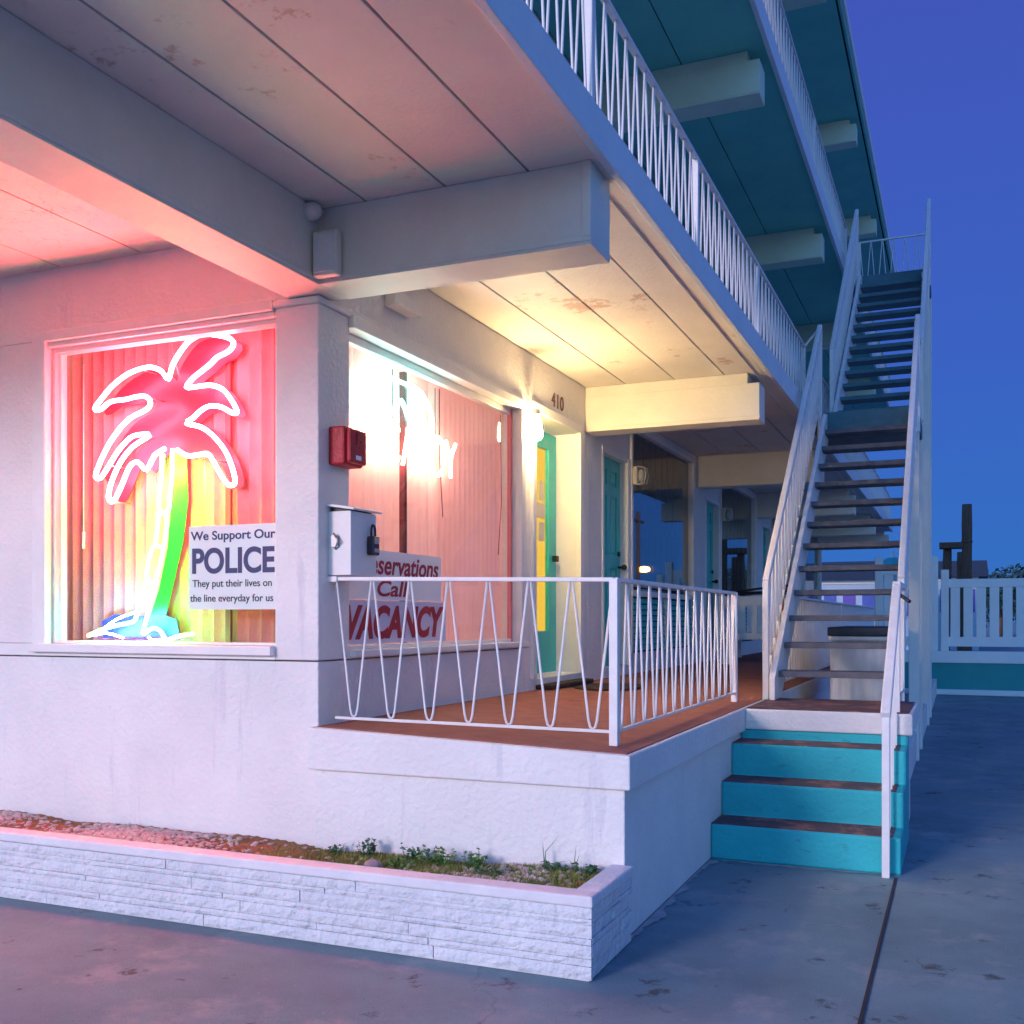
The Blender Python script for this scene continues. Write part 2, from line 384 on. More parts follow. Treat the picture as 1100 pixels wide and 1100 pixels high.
# window of the palm
w1 = part('window', 'white', (-4.95, 4.478, 1.275, -4.85, 4.6, 3.09), (-4.85, 4.478, 3.03, -3.27, 4.6, 3.09), (-4.96, 4.455, 1.24, -3.262, 4.5, 1.29), (-4.85, 4.5, 3.0, -3.27, 4.66, 3.03), bevel=.006)
subpart('frame', 'white', w1, (-4.85, 4.53, 1.29, -4.825, 4.62, 3.0), (-4.825, 4.53, 2.972, -3.27, 4.6, 3.0), (-4.825, 4.53, 1.29, -3.27, 4.6, 1.305))
subpart('pane', 'glass', w1, (-4.83, 4.572, 1.30, -3.266, 4.576, 2.98), bevel=0)
subpart('track', 'mullion', w1, (-4.82, 4.775, 3.05, -3.28, 4.80, 3.065))
# office window on the side wall
w2 = part('window', 'white', (-3.08, 4.79, 2.985, -2.965, 7.20, 3.055), (-3.02, 4.79, 3.055, -2.985, 7.22, 3.085), (-3.08, 7.12, 1.26, -2.97, 7.20, 2.985), (-3.08, 4.79, 1.225, -2.955, 7.20, 1.262), bevel=.006)
subpart('frame', 'redwin', w2, (-3.075, 4.80, 1.262, -3.05, 4.83, 2.98), (-3.075, 7.085, 1.262, -3.045, 7.12, 2.98))
subpart('frame', 'white', w2, (-3.10, 4.83, 2.94, -3.05, 7.085, 2.985), (-3.10, 4.83, 1.262, -3.04, 7.085, 1.285))
subpart('pane', 'glass', w2, (-3.064, 4.83, 1.285, -3.060, 7.085, 2.94), bevel=0)
subpart('mullion', 'mullion', w2, (-3.15, 5.60, 1.285, -3.11, 5.63, 2.94))

# generic bays
def panel_door(y0, y1, z0, z1, X):
    """six panel teal door leaf in plane x = X, facing +x"""
    mb = MB(); mb.box(X-.045, y0, z0, X-.014, y1, z1)
    w = y1-y0; st = .11; rails = [0, .22, .98, 1.13, 1.72, 1.82, 2.0]
    zz = [0, .2, .93, 1.05, 1.62, 1.72, (z1-z0)-.11, z1-z0]
    # stiles and rails proud, panels raised again between
    for a, b in ((y0, y0+st), (y1-st, y1), ((y0+y1)/2-.05, (y0+y1)/2+.05)): mb.box(X-.0145, a, z0, X, b, z1)
    for a, b in ((zz[0], zz[1]), (zz[2], zz[3]), (zz[4], zz[5]), (zz[6], zz[7])):
        for ya, yb in ((y0+st, (y0+y1)/2-.05), ((y0+y1)/2+.05, y1-st)):
            mb.box(X-.0145, ya, z0+a, X, yb, z0+b)
    for a, b in ((zz[1], zz[2]), (zz[3], zz[4]), (zz[5], zz[6])):
        for ya, yb in ((y0+st, (y0+y1)/2-.05), ((y0+y1)/2+.05, y1-st)):
            mb.box(X-.0146, ya+.03, z0+a+.03, X-.004, yb-.03, z0+b-.03)
    d = mb.build('door', 'teal', motel, bevel=.002)
    kb = MB(); kb.tube([(X, y1-.06, z0+.95), (X+.05, y1-.06, z0+.95)], .012, 8); kb.ball((X+.062, y1-.06, z0+.95), .028, .028, .028)
    kb.tube([(X, y1-.06, z0+1.08), (X+.018, y1-.06, z0+1.08)], .024, 10)
    k = kb.build('handle', 'black', None); k.parent = d
    return d
def bay(Yb, zo, last=False, top=3.45):
    zf = FL + .1 + zo; low = FL-.3 if zo == 0 else (3.602 if zo < 3 else 6.242)
    # pier, header above door, trims
    part('wall', 'stucco', (-3.2, Yb+.1, low, -3.0, Yb+.48, top+zo), (-3.2, Yb+.48, 3.02+zo, -3.0, Yb+1.36, top+zo),
         (-3.2, Yb+.48, low, -3.0, Yb+1.36, FL+.1+zo))
    fr = part('door_frame', 'white', (-3.12, Yb+1.26, zf, -2.985, Yb+1.34, 3.0+zo), (-3.12, Yb+.48, 2.96+zo, -2.99, Yb+1.26, 3.02+zo), (-3.12, Yb+.48, zf, -2.99, Yb+.53, 2.96+zo))
    d = panel_door(Yb+.53, Yb+1.26, zf, 2.96+zo, -3.07)
    y0, y1 = Yb+1.36, Yb+4.0
    part('wall', 'stucco', (-3.2, y0, low, -3.0, y1+.3, 1.09+zo), (-3.2, y1, 1.09+zo, -3.0, y1+.3, top+zo), (-3.2, y0, 3.38+zo, -3.0, y1, top+zo))
    w = part('window', 'white', (-3.06, y0, 1.66+zo, -2.965, y1, 1.715+zo), (-3.06, y1-.05, 1.715+zo, -2.975, y1, 3.33+zo), (-3.06, y0, 1.715+zo, -2.975, y0+.045, 3.33+zo), (-3.06, y0, 3.33+zo, -2.98, y1, 3.38+zo))
    subpart('pane', 'glassdark', w, (-3.045, y0+.045, 1.715+zo, -3.04, y1-.05, 3.33+zo), bevel=0)
    subpart('curtain', 'curtain', w, *[(-3.17 + (.02 if i % 2 else 0), y0+.03+i*.13, 1.66+zo, -3.155 + (.02 if i % 2 else 0), y0+.03+i*.13+.13, 3.38+zo) for i in range(19)], bevel=0)
    lou = MB()
    for i in range(9):
        z = 1.11+zo + i*.06
        lou.hexa([(-3.03, y0+.05, z), (-2.985, y0+.05, z), (-2.985, y1-.05, z), (-3.03, y1-.05, z),
                  (-3.03, y0+.05, z+.05), (-3.012, y0+.05, z+.05), (-3.012, y1-.05, z+.05), (-3.03, y1-.05, z+.05)])
    lp = lou.build('louver_panel', 'teal', motel)
    subpart('louver_trim', 'white', lp, (-3.04, y0, 1.09+zo, -2.978, y0+.05, 1.66+zo), (-3.04, y1-.05, 1.09+zo, -2.978, y1, 1.66+zo), (-3.04, (y0+y1)/2-.02, 1.09+zo, -2.975, (y0+y1)/2+.02, 1.66+zo))
    subpart('louver_back', 'dark', lp, (-3.15, y0+.05, 1.09+zo, -3.035, y1-.05, 1.66+zo))
for i in range(1, 5): bay(4.4+4.2*i, 0)
for lv, zo in ((1, 2.64), (2, 5.28)):
    for i in range(0, 5): bay(4.4+4.2*i, zo, top=3.45 if lv == 1 else 3.94)

# office door recess
part('wall', 'white', (-3.27, 8.475, .88, -3.0, 8.50, 3.06), (-3.27, 7.40, .88, -3.0, 7.425, 3.06), (-3.27, 7.425, 3.02, -3.0, 8.475, 3.06), (-3.27, 7.425, .88, -3.0, 8.475, .97), bevel=.003)
fr = part('door_frame', 'white', (-3.02, 8.44, .97, -2.975, 8.53, 3.09), (-3.02, 7.37, 3.02, -2.975, 8.44, 3.09), (-3.02, 7.36, .97, -2.975, 7.43, 3.02), bevel=.005)
part('wall', 'stucco', (-3.2, 8.5, .6, -3.002, 8.70, 3.45))
od = part('door', 'teal', (-3.245, 8.20+.06, .98, -3.2, 8.44, 3.0), (-3.245, 7.45, .98, -3.2, 7.60, 3.0), (-3.245, 7.6, .98, -3.2, 8.26, 1.33), (-3.245, 7.6, 2.86, -3.2, 8.26, 3.0))
subpart('pane', 'glass', od, (-3.216, 7.6, 1.33, -3.212, 8.26, 2.86), bevel=0)
subpart('blind', 'doorlight', od, (-3.24, 7.6, 1.33, -3.232, 8.26, 2.86), bevel=0)
subpart('paper', 'paper', od, (-3.21, 8.06, 2.42, -3.208, 8.17, 2.58), bevel=0)
subpart('paper', 'paper', od, (-3.21, 8.0, 2.27, -3.207, 8.20, 2.40), bevel=0)
subpart('paper', 'paper', od, (-3.21, 8.05, 2.08, -3.208, 8.18, 2.24), bevel=0)
subpart('handle', 'black', od, (-3.2, 8.34, 1.92, -3.16, 8.40, 1.97))

# beams: one along the side wall line running out over the front, the rest across the walk
bm_ = part('beam', 'beam', (-3.18, 1.2, 3.08, -2.905, 4.62, 3.448), (-2.905, 1.2, 3.095, -2.899, 4.4, 3.12), bevel=.004)
def xbeam(Y, z0, z1, xe=-1.5, mat='beam'):
    mb = MB()
    mb.box(-3.0, Y, z0, xe, Y+.25, z1-.09)
    mb.box(-3.0, Y+.012, z1-.089, xe-.1, Y+.24, z1-.002)
    mb.box(-3.0, Y-.006, z0+.012, xe+.006, Y, z0+.03)
    return mb.build('beam', mat, motel, bevel=.005)
mb = MB(); mb.box(-2.905, 4.36, 3.08, -1.49, 4.63, 3.449); mb.box(-2.905, 4.354, 3.095, -1.49, 4.36, 3.115); mb.box(-1.53, 4.352, 3.115, -1.49, 4.36, 3.449)
mb.build('beam', 'beam', motel, bevel=.004)
for i in range(1, 6):
    xbeam(4.42+4.2*i, 3.06, 3.45)
for i in range(0, 6):
    xbeam(4.42+4.2*i, 5.72, 6.09, mat='beamgreen'); xbeam(4.42+4.2*i, 8.86, 9.22, xe=-1.48, mat='beamgreen')

# ceilings of boards with open joints
def boards(xs, y0, y1, z, mat, th=.03):
    mb = MB()
    for a, b in zip(xs, xs[1:]): mb.box(a+.006, y0, z, b-.006, y1, z+th)
    return mb.build('ceiling_boards', mat, motel, bevel=.003)
boards([-3.0, -2.64, -2.21, -1.79, -1.44], 1.2, 25.6, 3.45, 'ceil')
boards([-8, -7.5, -6.8, -6.1, -5.4, -4.75, -4.15, -3.55, -3.0], 1.2, 4.5, 3.45, 'ceil')
boards([-3.0, -2.15, -1.44], 1.2, 25.6, 6.09, 'tealceil')
boards([-3.0, -2.2, -1.44], 1.2, 25.6, 9.22, 'tealceil')
part('ceiling_trim', 'ceil', (-1.56, 4.7, 3.44, -1.54, 25.5, 3.4495), bevel=0)
# slabs, fascias, roof
part('balcony_slab', 'stucco', (-8, 1.2, 3.485, -1.45, 25.6, 3.60))
part('balcony_slab', 'stucco', (-8, 1.2, 6.125, -1.45, 25.6, 6.24))
f1 = part('fascia_board', 'fascia', (-1.449, 1.2, 3.43, -1.41, 25.6, 3.612), bevel=.004)
f2 = part('fascia_board', 'fascia', (-1.449, 1.2, 6.06, -1.41, 25.6, 6.25), bevel=.004)
part('roof', 'roofdark', (-8.2, 1.1, 9.255, -1.42, 25.7, 9.42))
part('gutter', 'white', (-1.419, 1.1, 9.30, -1.35, 25.7, 9.43), bevel=.01)
part('gutter', 'tealceil', (-1.419, 1.1, 9.235, -1.385, 25.7, 9.298))
part('wall', 'fascia', (-8, 1.2, 3.43, -1.45, 1.24, 3.484))

# ------------------------------------------------------------------ porch
porch = thing('porch', (-2.2, 4.4, 0), 'raised white porch with rust red carpet floor running along the side of the motel', 'porch')
def sloped(x0, y0, x1, y1, top0, top1, zb):
    return MB().hexa([(x0,y0,zb),(x1,y0,zb),(x1,y1,zb),(x0,y1,zb),(x0,y0,top0),(x1,y0,top1),(x1,y1,top1),(x0,y1,top0)])
sloped(-3.02, 4.435, -1.335, 25.6, .885, .826, .672).build('slab', 'stucco', porch, bevel=.008)
mb = sloped(-2.99, 4.47, -1.36, 25.5, .888, .832, .80); cp = mb.build('carpet', 'carpet', porch)
mb = MB(); mb.box(-3.0, 4.465, 0, -1.368, 4.68, .671); mb.box(-1.55, 4.68, 0, -1.368, 25.5, .671); mb.build('wall', 'stucco', porch, bevel=.006)
# stair platform
mb = MB(); mb.box(-1.3345, 7.12, .685, -.275, 8.15, .822); mb.build('platform', 'stucco', porch, bevel=.01)
mb = MB(); mb.box(-1.333, 7.15, .80, -.30, 8.14, .828); mb.build('platform_carpet', 'tread', porch)
mb = MB(); mb.box(-1.367, 7.20, 0, -.33, 8.1, .684); mb.build('platform_base', 'stucco', porch)
mb = MB(); mb.box(-.52, 8.1, 0, -.40, 21.4, .30); mb.build('kerb', 'stucco', porch, bevel=.01)

# concrete steps
steps = thing('concrete_steps', (-.85, 6.2, 0), 'teal painted concrete steps with dark reddish treads up to the stair platform', 'steps')
mb = MB()
mb.prism([(6.20, 0), (6.20, .207), (6.51, .207), (6.51, .414), (6.82, .414), (6.82, .621), (7.13, .621), (7.13, .684), (7.198, .684), (7.198, 0)], 'x', -1.366, -.30)
mb.build('riser_block', 'tealstep', steps, bevel=.012)
for y, z in ((6.20, .207), (6.51, .414), (6.82, .621)):
    MB().box(-1.364, y+.012, z-.01, -.345, y+.308 if z < .6 else 7.12, z+.005).build('tread', 'tread', steps, bevel=.002)

# ------------------------------------------------------------------ railings
def railing(obj, p0, p1, h, period, bar=.022, rod=.0065, bottom=.08, posts=(), limit=95, pw=.03, toph=.02, hand=None, stems=True):
    """bent-rod railing between p0 and p1 (foot line), h = height of the top bar"""
    p0, p1 = Vector(p0), Vector(p1); d = p1-p0; L = math.hypot(d.x, d.y)
    up = Vector((0,0,1))
    MB().bar(p0+up*h, p1+up*h, bar*(1.6 if not hand else hand), toph).build('top_bar', 'rail', obj, bevel=.003)
    MB().bar(p0+up*bottom, p1+up*bottom, bar*.9, .014).build('bottom_bar', 'rail', obj, bevel=.002)
    n = max(1, round(L/period)); rest = MB(); cnt = 0
    for i in range(n):
        a, c, b = (p0+d*((i+t)/n) for t in (.03, .5, .97))
        dd = d/n
        q = [a+up*(h-.01), c-dd*.10+up*(bottom+.05), c-dd*.06+up*(bottom+.018), c+up*(bottom+.008), c+dd*.06+up*(bottom+.018), c+dd*.10+up*(bottom+.05), b+up*(h-.01)]
        if i < limit: MB().tube(q, rod, 6).build('baluster', 'rail', obj)
        else: rest.tube(q, rod, 5); cnt += 1
    if cnt:
        o = rest.build('baluster_run', 'rail', obj); o['kind'] = 'stuff'
    else: rest.bm.free()
    for t in posts:
        q = p0+d*t
        MB().bar(q, q+up*(h+.005), pw, pw, up=(1,0,0)).build('post', 'rail', obj, bevel=.003)

pr = thing('porch_railing', (-1.49, 4.70, .83), 'white iron railing with bent V rods round the near corner of the porch', 'railing')
z0 = floor_z(-2.98)+.003; z1 = floor_z(-1.49)+.003
railing(pr, (-2.96, 4.60, z0-.03), (-1.49, 4.70, z1), .80-.02, .198, bottom=.065)
railing(pr, (-1.49, 4.70, z1), (-1.49, 7.54, z1), .80-.02, .2, bottom=.065, posts=(0, 1), pw=.042)
MB().box(-3.0, 4.575, z0+.735, -2.94, 4.615, z0+.762).build('wall_bracket', 'rail', pr)

br = thing('balcony_railing', (-1.47, 1.3, 3.6), 'second floor balcony railing of thin white bent rods above the office ceiling', 'railing')
railing(br, (-1.48, 1.4, 3.60), (-1.48, 11.1, 3.60), .64, .165, bottom=.05, posts=(.30, .505, .72, .999), pw=.04)
br2 = thing('balcony_railing', (-1.47, 12.4, 3.6), 'second floor balcony railing beyond the open staircase', 'railing')
railing(br2, (-1.48, 12.3, 3.60), (-1.48, 25.5, 3.60), .64, .17, bottom=.05, posts=(0, .33, .66, 1), pw=.04)
br3 = thing('balcony_railing', (-1.47, 1.3, 6.24), 'top floor balcony railing of white bent rods below the roof edge', 'railing')
railing(br3, (-1.48, 1.4, 6.24), (-1.48, 15.4, 6.24), .70, .17, bottom=.05, posts=(.25, .5, .75, .999), pw=.04)
br4 = thing('balcony_railing', (-1.47, 16.5, 6.24), 'top floor balcony railing past the upper stair landing', 'railing')
railing(br4, (-1.48, 16.4, 6.24), (-1.48, 25.5, 6.24), .70, .17, bottom=.05, posts=(0, .5, 1), pw=.04)
fr2 = thing('porch_railing', (-1.42, 8.3, .83), 'white railing along the porch edge behind the open stair treads', 'railing')
railing(fr2, (-1.41, 8.6, .83), (-1.41, 19.5, .83), .80, .16, bottom=.06, posts=(0, .5, 1), pw=.04, rod=.009)

# rail beside the concrete steps
sr = thing('step_railing', (-.40, 6.14, 0), 'chunky white handrail beside the teal steps with its post on the paving', 'railing')
MB().bar((-.375, 6.13, 0), (-.375, 6.13, .92), .042, .042, up=(1,0,0)).build('post', 'rail', sr, bevel=.004)
MB().bar((-.375, 6.10, .90), (-.375, 7.22, 1.64), .055, .045).build('handrail', 'rail', sr, bevel=.008)
MB().bar((-.375, 7.22, .82), (-.375, 7.22, 1.66), .04, .04, up=(1,0,0)).build('post', 'rail', sr, bevel=.004)
MB().bar((-.375, 7.2, 1.655), (-.375, 7.95, 1.655), .05, .04).build('handrail', 'rail', sr, bevel=.006)
for i in range(6):
    y = 6.28+i*.16; zt = .90+(y-6.10)*.661; zb = .207*(1+int((y-6.2)/.31))
    MB().bar((-.375, y, zb+.0), (-.375, y, zt), .014, .014, up=(1,0,0)).build('baluster', 'rail', sr)
for i in range(4):
    y = 7.36+i*.16
    MB().bar((-.375, y, .93), (-.375, y, 1.64), .014, .014, up=(1,0,0)).build('baluster', 'rail', sr)
MB().bar((-.375, 7.24, .925), (-.375, 7.95, .925), .02, .02).build('bottom_bar', 'rail', sr)
# door-pull like latch on the rail
MB().tube([(-.37, 7.23, 1.60), (-.33, 7.10, 1.57), (-.29, 7.05, 1.54)], .012, 6).build('hook', 'black', sr)

# ------------------------------------------------------------------ open staircase
stair = thing('open_staircase', (-.85, 8.0, .83), 'steep open riser outdoor staircase with dark treads and white stringers climbing two floors', 'staircase')
XL, XR = -1.275, -.43
def flight(y0, z0, y1, z1, n, root, mat):
    """n risers; treads n-1, stringers, handrails"""
    dy = (y1-y0)/(n-1) if n > 1 else 0; dz = (z1-z0)/n
    for i in range(n-1):
        y = y0+dy*i; z = z0+dz*(i+1)
        mb = MB(); mb.box(XL+.02, y, z-.045, XR-.02, y+.25, z); mb.build('tread', mat, root, bevel=.004)
    for X in (XL, XR):
        w = .04
        a0 = (y0-.13, z0+.0); 
        poly = [(y0-.16, z0), (y0+.16, z0), (y1+.05, z1-.28), (y1+.05, z1-.02), (y1-.10, z1-.02), (y0-.16, z0+.16)]
        MB().prism(poly, 'x', X-w/2, X+w/2).build('stringer', 'white', root, bevel=.004)
def stair_rail(y0, z0, y1, z1, X, root, h, posth):
    p0 = Vector((X, y0, z0)); p1 = Vector((X, y1, z1)); up = Vector((0,0,1))
    d = p1-p0
    MB().bar(p0+up*h, p1+up*h, .05, .05).build('handrail', 'rail', root, bevel=.01)
    MB().bar(p0+up*.10, p1+up*.10, .02, .02).build('bottom_bar', 'rail', root)
    MB().bar(p0+up*(-.02), p0+up*h, .045, .045, up=(1,0,0)).build('newel_post', 'rail', root, bevel=.005)
    MB().bar(p1+up*(-.3), p1+up*h, .045, .045, up=(1,0,0)).build('newel_post', 'rail', root, bevel=.005)
    n = round(d.length/.2)
    for i in range(n):
        a, c, b = (p0+d*((i+t)/n) for t in (.04, .5, .96))
        MB().tube([a+up*(h-.02), c-d/n*.08+up*.12, c+up*.105, c+d/n*.08+up*.12, b+up*(h-.02)], .009, 6).build('baluster', 'rail', root)
flight(8.02, .83, 11.25, 3.56, 13, stair, 'metaltread')
MB().box(XL-.15, 11.28, 3.40, XR+.05, 12.42, 3.56).build('landing', 'metaltread', stair, bevel=.005)
MB().box(XL+.0, 11.20, 3.30, XR, 11.275, 3.562).build('landing_edge', 'uppertread', stair)
flight(12.2, 3.56, 15.35, 6.23, 13, stair, 'uppertread')
MB().box(XL-.15, 15.38, 6.08, XR+.05, 16.45, 6.23).build('landing', 'uppertread', stair, bevel=.005)
sr1 = stair_rail(7.92, .85, 11.2, 3.60, XL-.055, stair, .86, 0)
stair_rail(8.0, .86, 11.2, 3.60, XR+.045, stair, .86, 0)
stair_rail(12.2, 3.60, 15.3, 6.27, XL-.045, stair, .86, 0)
stair_rail(12.2, 3.60, 15.3, 6.27, XR+.045, stair, .86, 0)
for y, z in ((15.15, 6.1), (16.38, 6.1), (11.34, 3.4), (12.36, 3.4)):
    MB().bar((XR+.005, y, 0), (XR+.005, y, z), .10, .10, up=(1,0,0)).build('support_post', 'white', stair, bevel=.006)
lr = thing('landing_railing', (-.9, 16.4, 6.23), 'thin white V rod railing across the top stair landing against the sky', 'railing')
railing(lr, (XL-.1, 16.4, 6.23), (XR+.02, 16.4, 6.23), .82, .17, bottom=.03, posts=(0, 1), pw=.03)
railing(lr, (XR+.02, 15.38, 6.23), (XR+.02, 16.4, 6.23), .82, .17, bottom=.03)
lr2 = thing('landing_railing', (-.4, 12, 3.56), 'short white railing on the outer side of the middle stair landing', 'railing')
railing(lr2, (XR+.03, 11.25, 3.56), (XR+.03, 12.2, 3.56), .86, .17, bottom=.05, posts=(0, 1), pw=.04)
MB().bar((-1.48, 11.08, 4.23), (-1.33, 11.18, 4.44), .02, .02).build('link_bar', 'rail', lr2)

# ------------------------------------------------------------------ raised planter
pl = thing('planter', (-4.5, 3.9, 0), 'long low planter of white painted split stone below the palm window', 'planter')
MB().box(-8, 3.908, 0, -1.345, 3.98, .292).build('mortar_front', 'mortar', pl)
MB().box(-1.42, 3.98, 0, -1.345, 4.463, .292).build('mortar_end', 'mortar', pl)
mb = MB(); rnd = random.Random(3)
rows = [(.006, .058), (.061, .088), (.091, .142), (.145, .168), (.171, .222), (.225, .246), (.249, .290)]
for za, zb in rows:
    x = -1.33
    while x > -8:
        L = rnd.uniform(.45, 1.5); p = rnd.uniform(0, .006)
        x0 = max(-8, x-L)
        # rough split face: subdivided front with jitter
        nx_ = max(2, int(L/.045)); nz_ = 2 if zb-za < .05 else 3
        grid = []
        for j in range(nz_+1):
            row = []
            for i in range(nx_+1):
                edge = i in (0, nx_) or j in (0, nz_)
                yy = 3.904-p - (0 if edge else rnd.uniform(.001, .006))
                row.append(mb.bm.verts.new((x0+.002+(x-x0-.004)*i/nx_, yy, za+(zb-za)*j/nz_)))
            grid.append(row)
        for j in range(nz_):
            for i in range(nx_): mb.bm.faces.new((grid[j][i], grid[j][i+1], grid[j+1][i+1], grid[j+1][i]))
        # returns to the mortar
        bk = [mb.bm.verts.new((a, 3.918, b)) for a, b in ((x0+.002, za), (x-.002, za), (x-.002, zb), (x0+.002, zb))]
        mb.bm.faces.new([bk[0], bk[1]] + grid[0][::-1]); mb.bm.faces.new([bk[2], bk[3]] + grid[-1])
        mb.bm.faces.new([bk[1], bk[2]] + [grid[j][-1] for j in range(nz_, -1, -1)]); mb.bm.faces.new([bk[3], bk[0]] + [grid[j][0] for j in range(nz_+1)])
        x = x0
mb.build('stone_face', 'stone', pl)
mb = MB()
for za, zb in rows:
    y = 3.906
    while y < 4.46:
        y1 = min(4.462, y+rnd.uniform(.12, .3)); p = rnd.uniform(0, .008)
        mb.box(-1.35, y+.002, za, -1.337+p, y1-.002, zb); y = y1
mb.build('stone_face', 'stone', pl, bevel=.003)
mb = MB(); mb.box(-8, 3.893, .292, -1.325, 4.0, .338); mb.box(-1.43, 4.0, .292, -1.325, 4.464, .338); mb.build('cap', 'cap', pl, bevel=.008)

mb = MB(); rnd = random.Random(5); NX, NY = 260, 16
def soil_h(x, y):
    t = (y-4.0)/.46
    return .315 - .03*t + .008*math.sin(x*3.1)+.006*math.sin(x*7.7+y*9) + .008*math.sin(x*1.3+2)
vs = [[mb.bm.verts.new((-8+(6.57)*i/NX, 4.0+.499*j/NY, soil_h(-8+6.57*i/NX, 4.0+.46*j/NY)+rnd.uniform(-.005, .006))) for j in range(NY+1)] for i in range(NX+1)]
for i in range(NX):
    for j in range(NY): mb.bm.faces.new((vs[i][j], vs[i+1][j], vs[i+1][j+1], vs[i][j+1]))
structure(mb.build('soil', 'soil', smooth=True))
mb = MB()
for k in range(2300):
    r_ = rnd.random()
    if r_ < .55: x = rnd.gauss(-3.95, .26)
    elif r_ < .75: x = rnd.gauss(-5.0, .12)
    elif r_ < .93: x = rnd.gauss(-1.9, .18)
    else: x = rnd.uniform(-6.5, -1.45)
    y = rnd.uniform(4.01, 4.45)
    if x > -1.45 or x < -8: continue
    s_ = rnd.uniform(.007, .017)
    mb.ball((x, y, soil_h(x, y)+s_*.3), s_*rnd.uniform(.8, 1.4), s_*rnd.uniform(.8, 1.3), s_*rnd.uniform(.5, .9), sub=1, jitter=.18, rnd=rnd)
tag(mb.build('gravel', 'pebble'), 'pale pebbles scattered over the planter soil', 'gravel', kind='stuff')
mb = MB()
for k in range(13000):
    x = rnd.choice((rnd.gauss(-2.35, .26), rnd.gauss(-2.2, .2), rnd.gauss(-1.62, .16), rnd.gauss(-2.55, .3)))
    if x > -1.44 or x < -3.6: continue
    y = rnd.uniform(4.01, 4.45); z = soil_h(x, y)-.004
    h = rnd.uniform(.008, .032); a = rnd.uniform(0, 6.28); w = rnd.uniform(.002, .005); l = rnd.uniform(0, .02)
    dx, dy = math.cos(a), math.sin(a)
    v = [mb.bm.verts.new(p) for p in ((x-dy*w, y+dx*w, z), (x+dy*w, y-dx*w, z), (x+dx*l, y+dy*l, z+h))]
    mb.bm.faces.new(v)
tag(mb.build('grass', 'grassy'), 'short yellow green grass creeping over the planter soil', 'grass', kind='stuff')
def weed(x, y, h, n, label, mat='leaf', spread=.06, ls=.011):
    z = soil_h(x, y); root = thing('weed', (x, y, z), label, 'weed', 'weeds in the planter')
    st = MB(); lf = MB()
    for k in range(n):
        a = rnd.uniform(0, 6.28); s_ = rnd.uniform(.2, 1)*spread; hh = h*rnd.uniform(.45, 1)
        tip = Vector((x+math.cos(a)*s_, y+math.sin(a)*s_*.7, z+hh)); base = Vector((x+math.cos(a)*s_*.2, y+math.sin(a)*s_*.2, z-.01))
        mid = (tip+base)/2 + Vector((math.cos(a), math.sin(a), 0))*.01
        st.tube([base, mid, tip], [.0018, .0014, .001], 4)
        for q in range(9):
            t = rnd.uniform(.35, 1.05); c = base.lerp(tip, t) + Vector((rnd.uniform(-1, 1), rnd.uniform(-1, 1), rnd.uniform(-.5, .8)))*.012
            u = Vector((rnd.uniform(-1, 1), rnd.uniform(-1, 1), rnd.uniform(-.4, .4))).normalized(); w = u.cross(Vector((rnd.uniform(-.4, .4), rnd.uniform(-.4, .4), 1))).normalized()
            l = ls*rnd.uniform(.6, 1.2)
            vv = [lf.bm.verts.new(c+u*l*math.cos(m)+w*l*.7*math.sin(m)) for m in (0, 1.05, 2.1, 3.14, 4.2, 5.24)]
            lf.bm.faces.new(vv)
    st.build('stem', 'leafdark', root); lf.build('foliage', mat, root)
weed(-2.62, 4.36, .10, 12, 'dark clover like weed left of the purple rock in the planter', 'leafdark')
weed(-2.38, 4.36, .075, 14, 'low dark weed just behind the purple rock in the planter', 'leafdark')
weed(-2.22, 4.30, .085, 26, 'bright green bushy weed in the middle of the planter grass', 'leaf', .11)
weed(-2.06, 4.36, .085, 18, 'bright green weed leaning right beside the bushiest one', 'leaf', .08)
weed(-2.34, 4.16, .05, 18, 'flat green weed near the planter cap by the rock', 'leaf', .11)
weed(-1.92, 4.20, .035, 16, 'flat green weed close to the right hand gravel patch', 'leafdark', .10)
weed(-1.52, 4.36, .05, 16, 'dark low weed in the far right corner of the planter', 'leafdark', .08)
weed(-1.66, 4.36, .04, 12, 'dark low weed under the tall grass blades', 'leafdark', .08)
weed(-2.82, 4.38, .05, 9, 'smallest dark weed at the left end of the green patch', 'leafdark', .06)
def blades(x, y, L, label):
    z = soil_h(x, y); root = MB()
    for dx, h, bend in L:
        root.tube([(x+dx*.3, y, z-.01), (x+dx*.6, y, z+h*.5), (x+dx+bend, y-.01, z+h)], [.0022, .0018, .0004], 4)
    tag(root.build('grass_tuft', 'leafdark'), label, 'grass tuft', 'tall grass tufts in the planter')
blades(-1.72, 4.40, [(-.01, .10, 0), (.0, .16, .07), (-.015, .13, .005), (.02, .05, .09)], 'tuft of tall thin blades, the left one, standing before the white wall')
blades(-1.58, 4.40, [(0, .12, .01), (.015, .085, .012), (-.012, .06, -.02)], 'tuft of tall thin blades, the right one, near the planter corner')
mb = MB(); mb.ball((-2.44, 4.10, soil_h(-2.44, 4.10)+.02), .045, .035, .034, sub=3, jitter=.05, rnd=rnd)
tag(mb.build('rock', 'rock', smooth=True), 'fist sized purple grey rock among the planter weeds', 'rock')

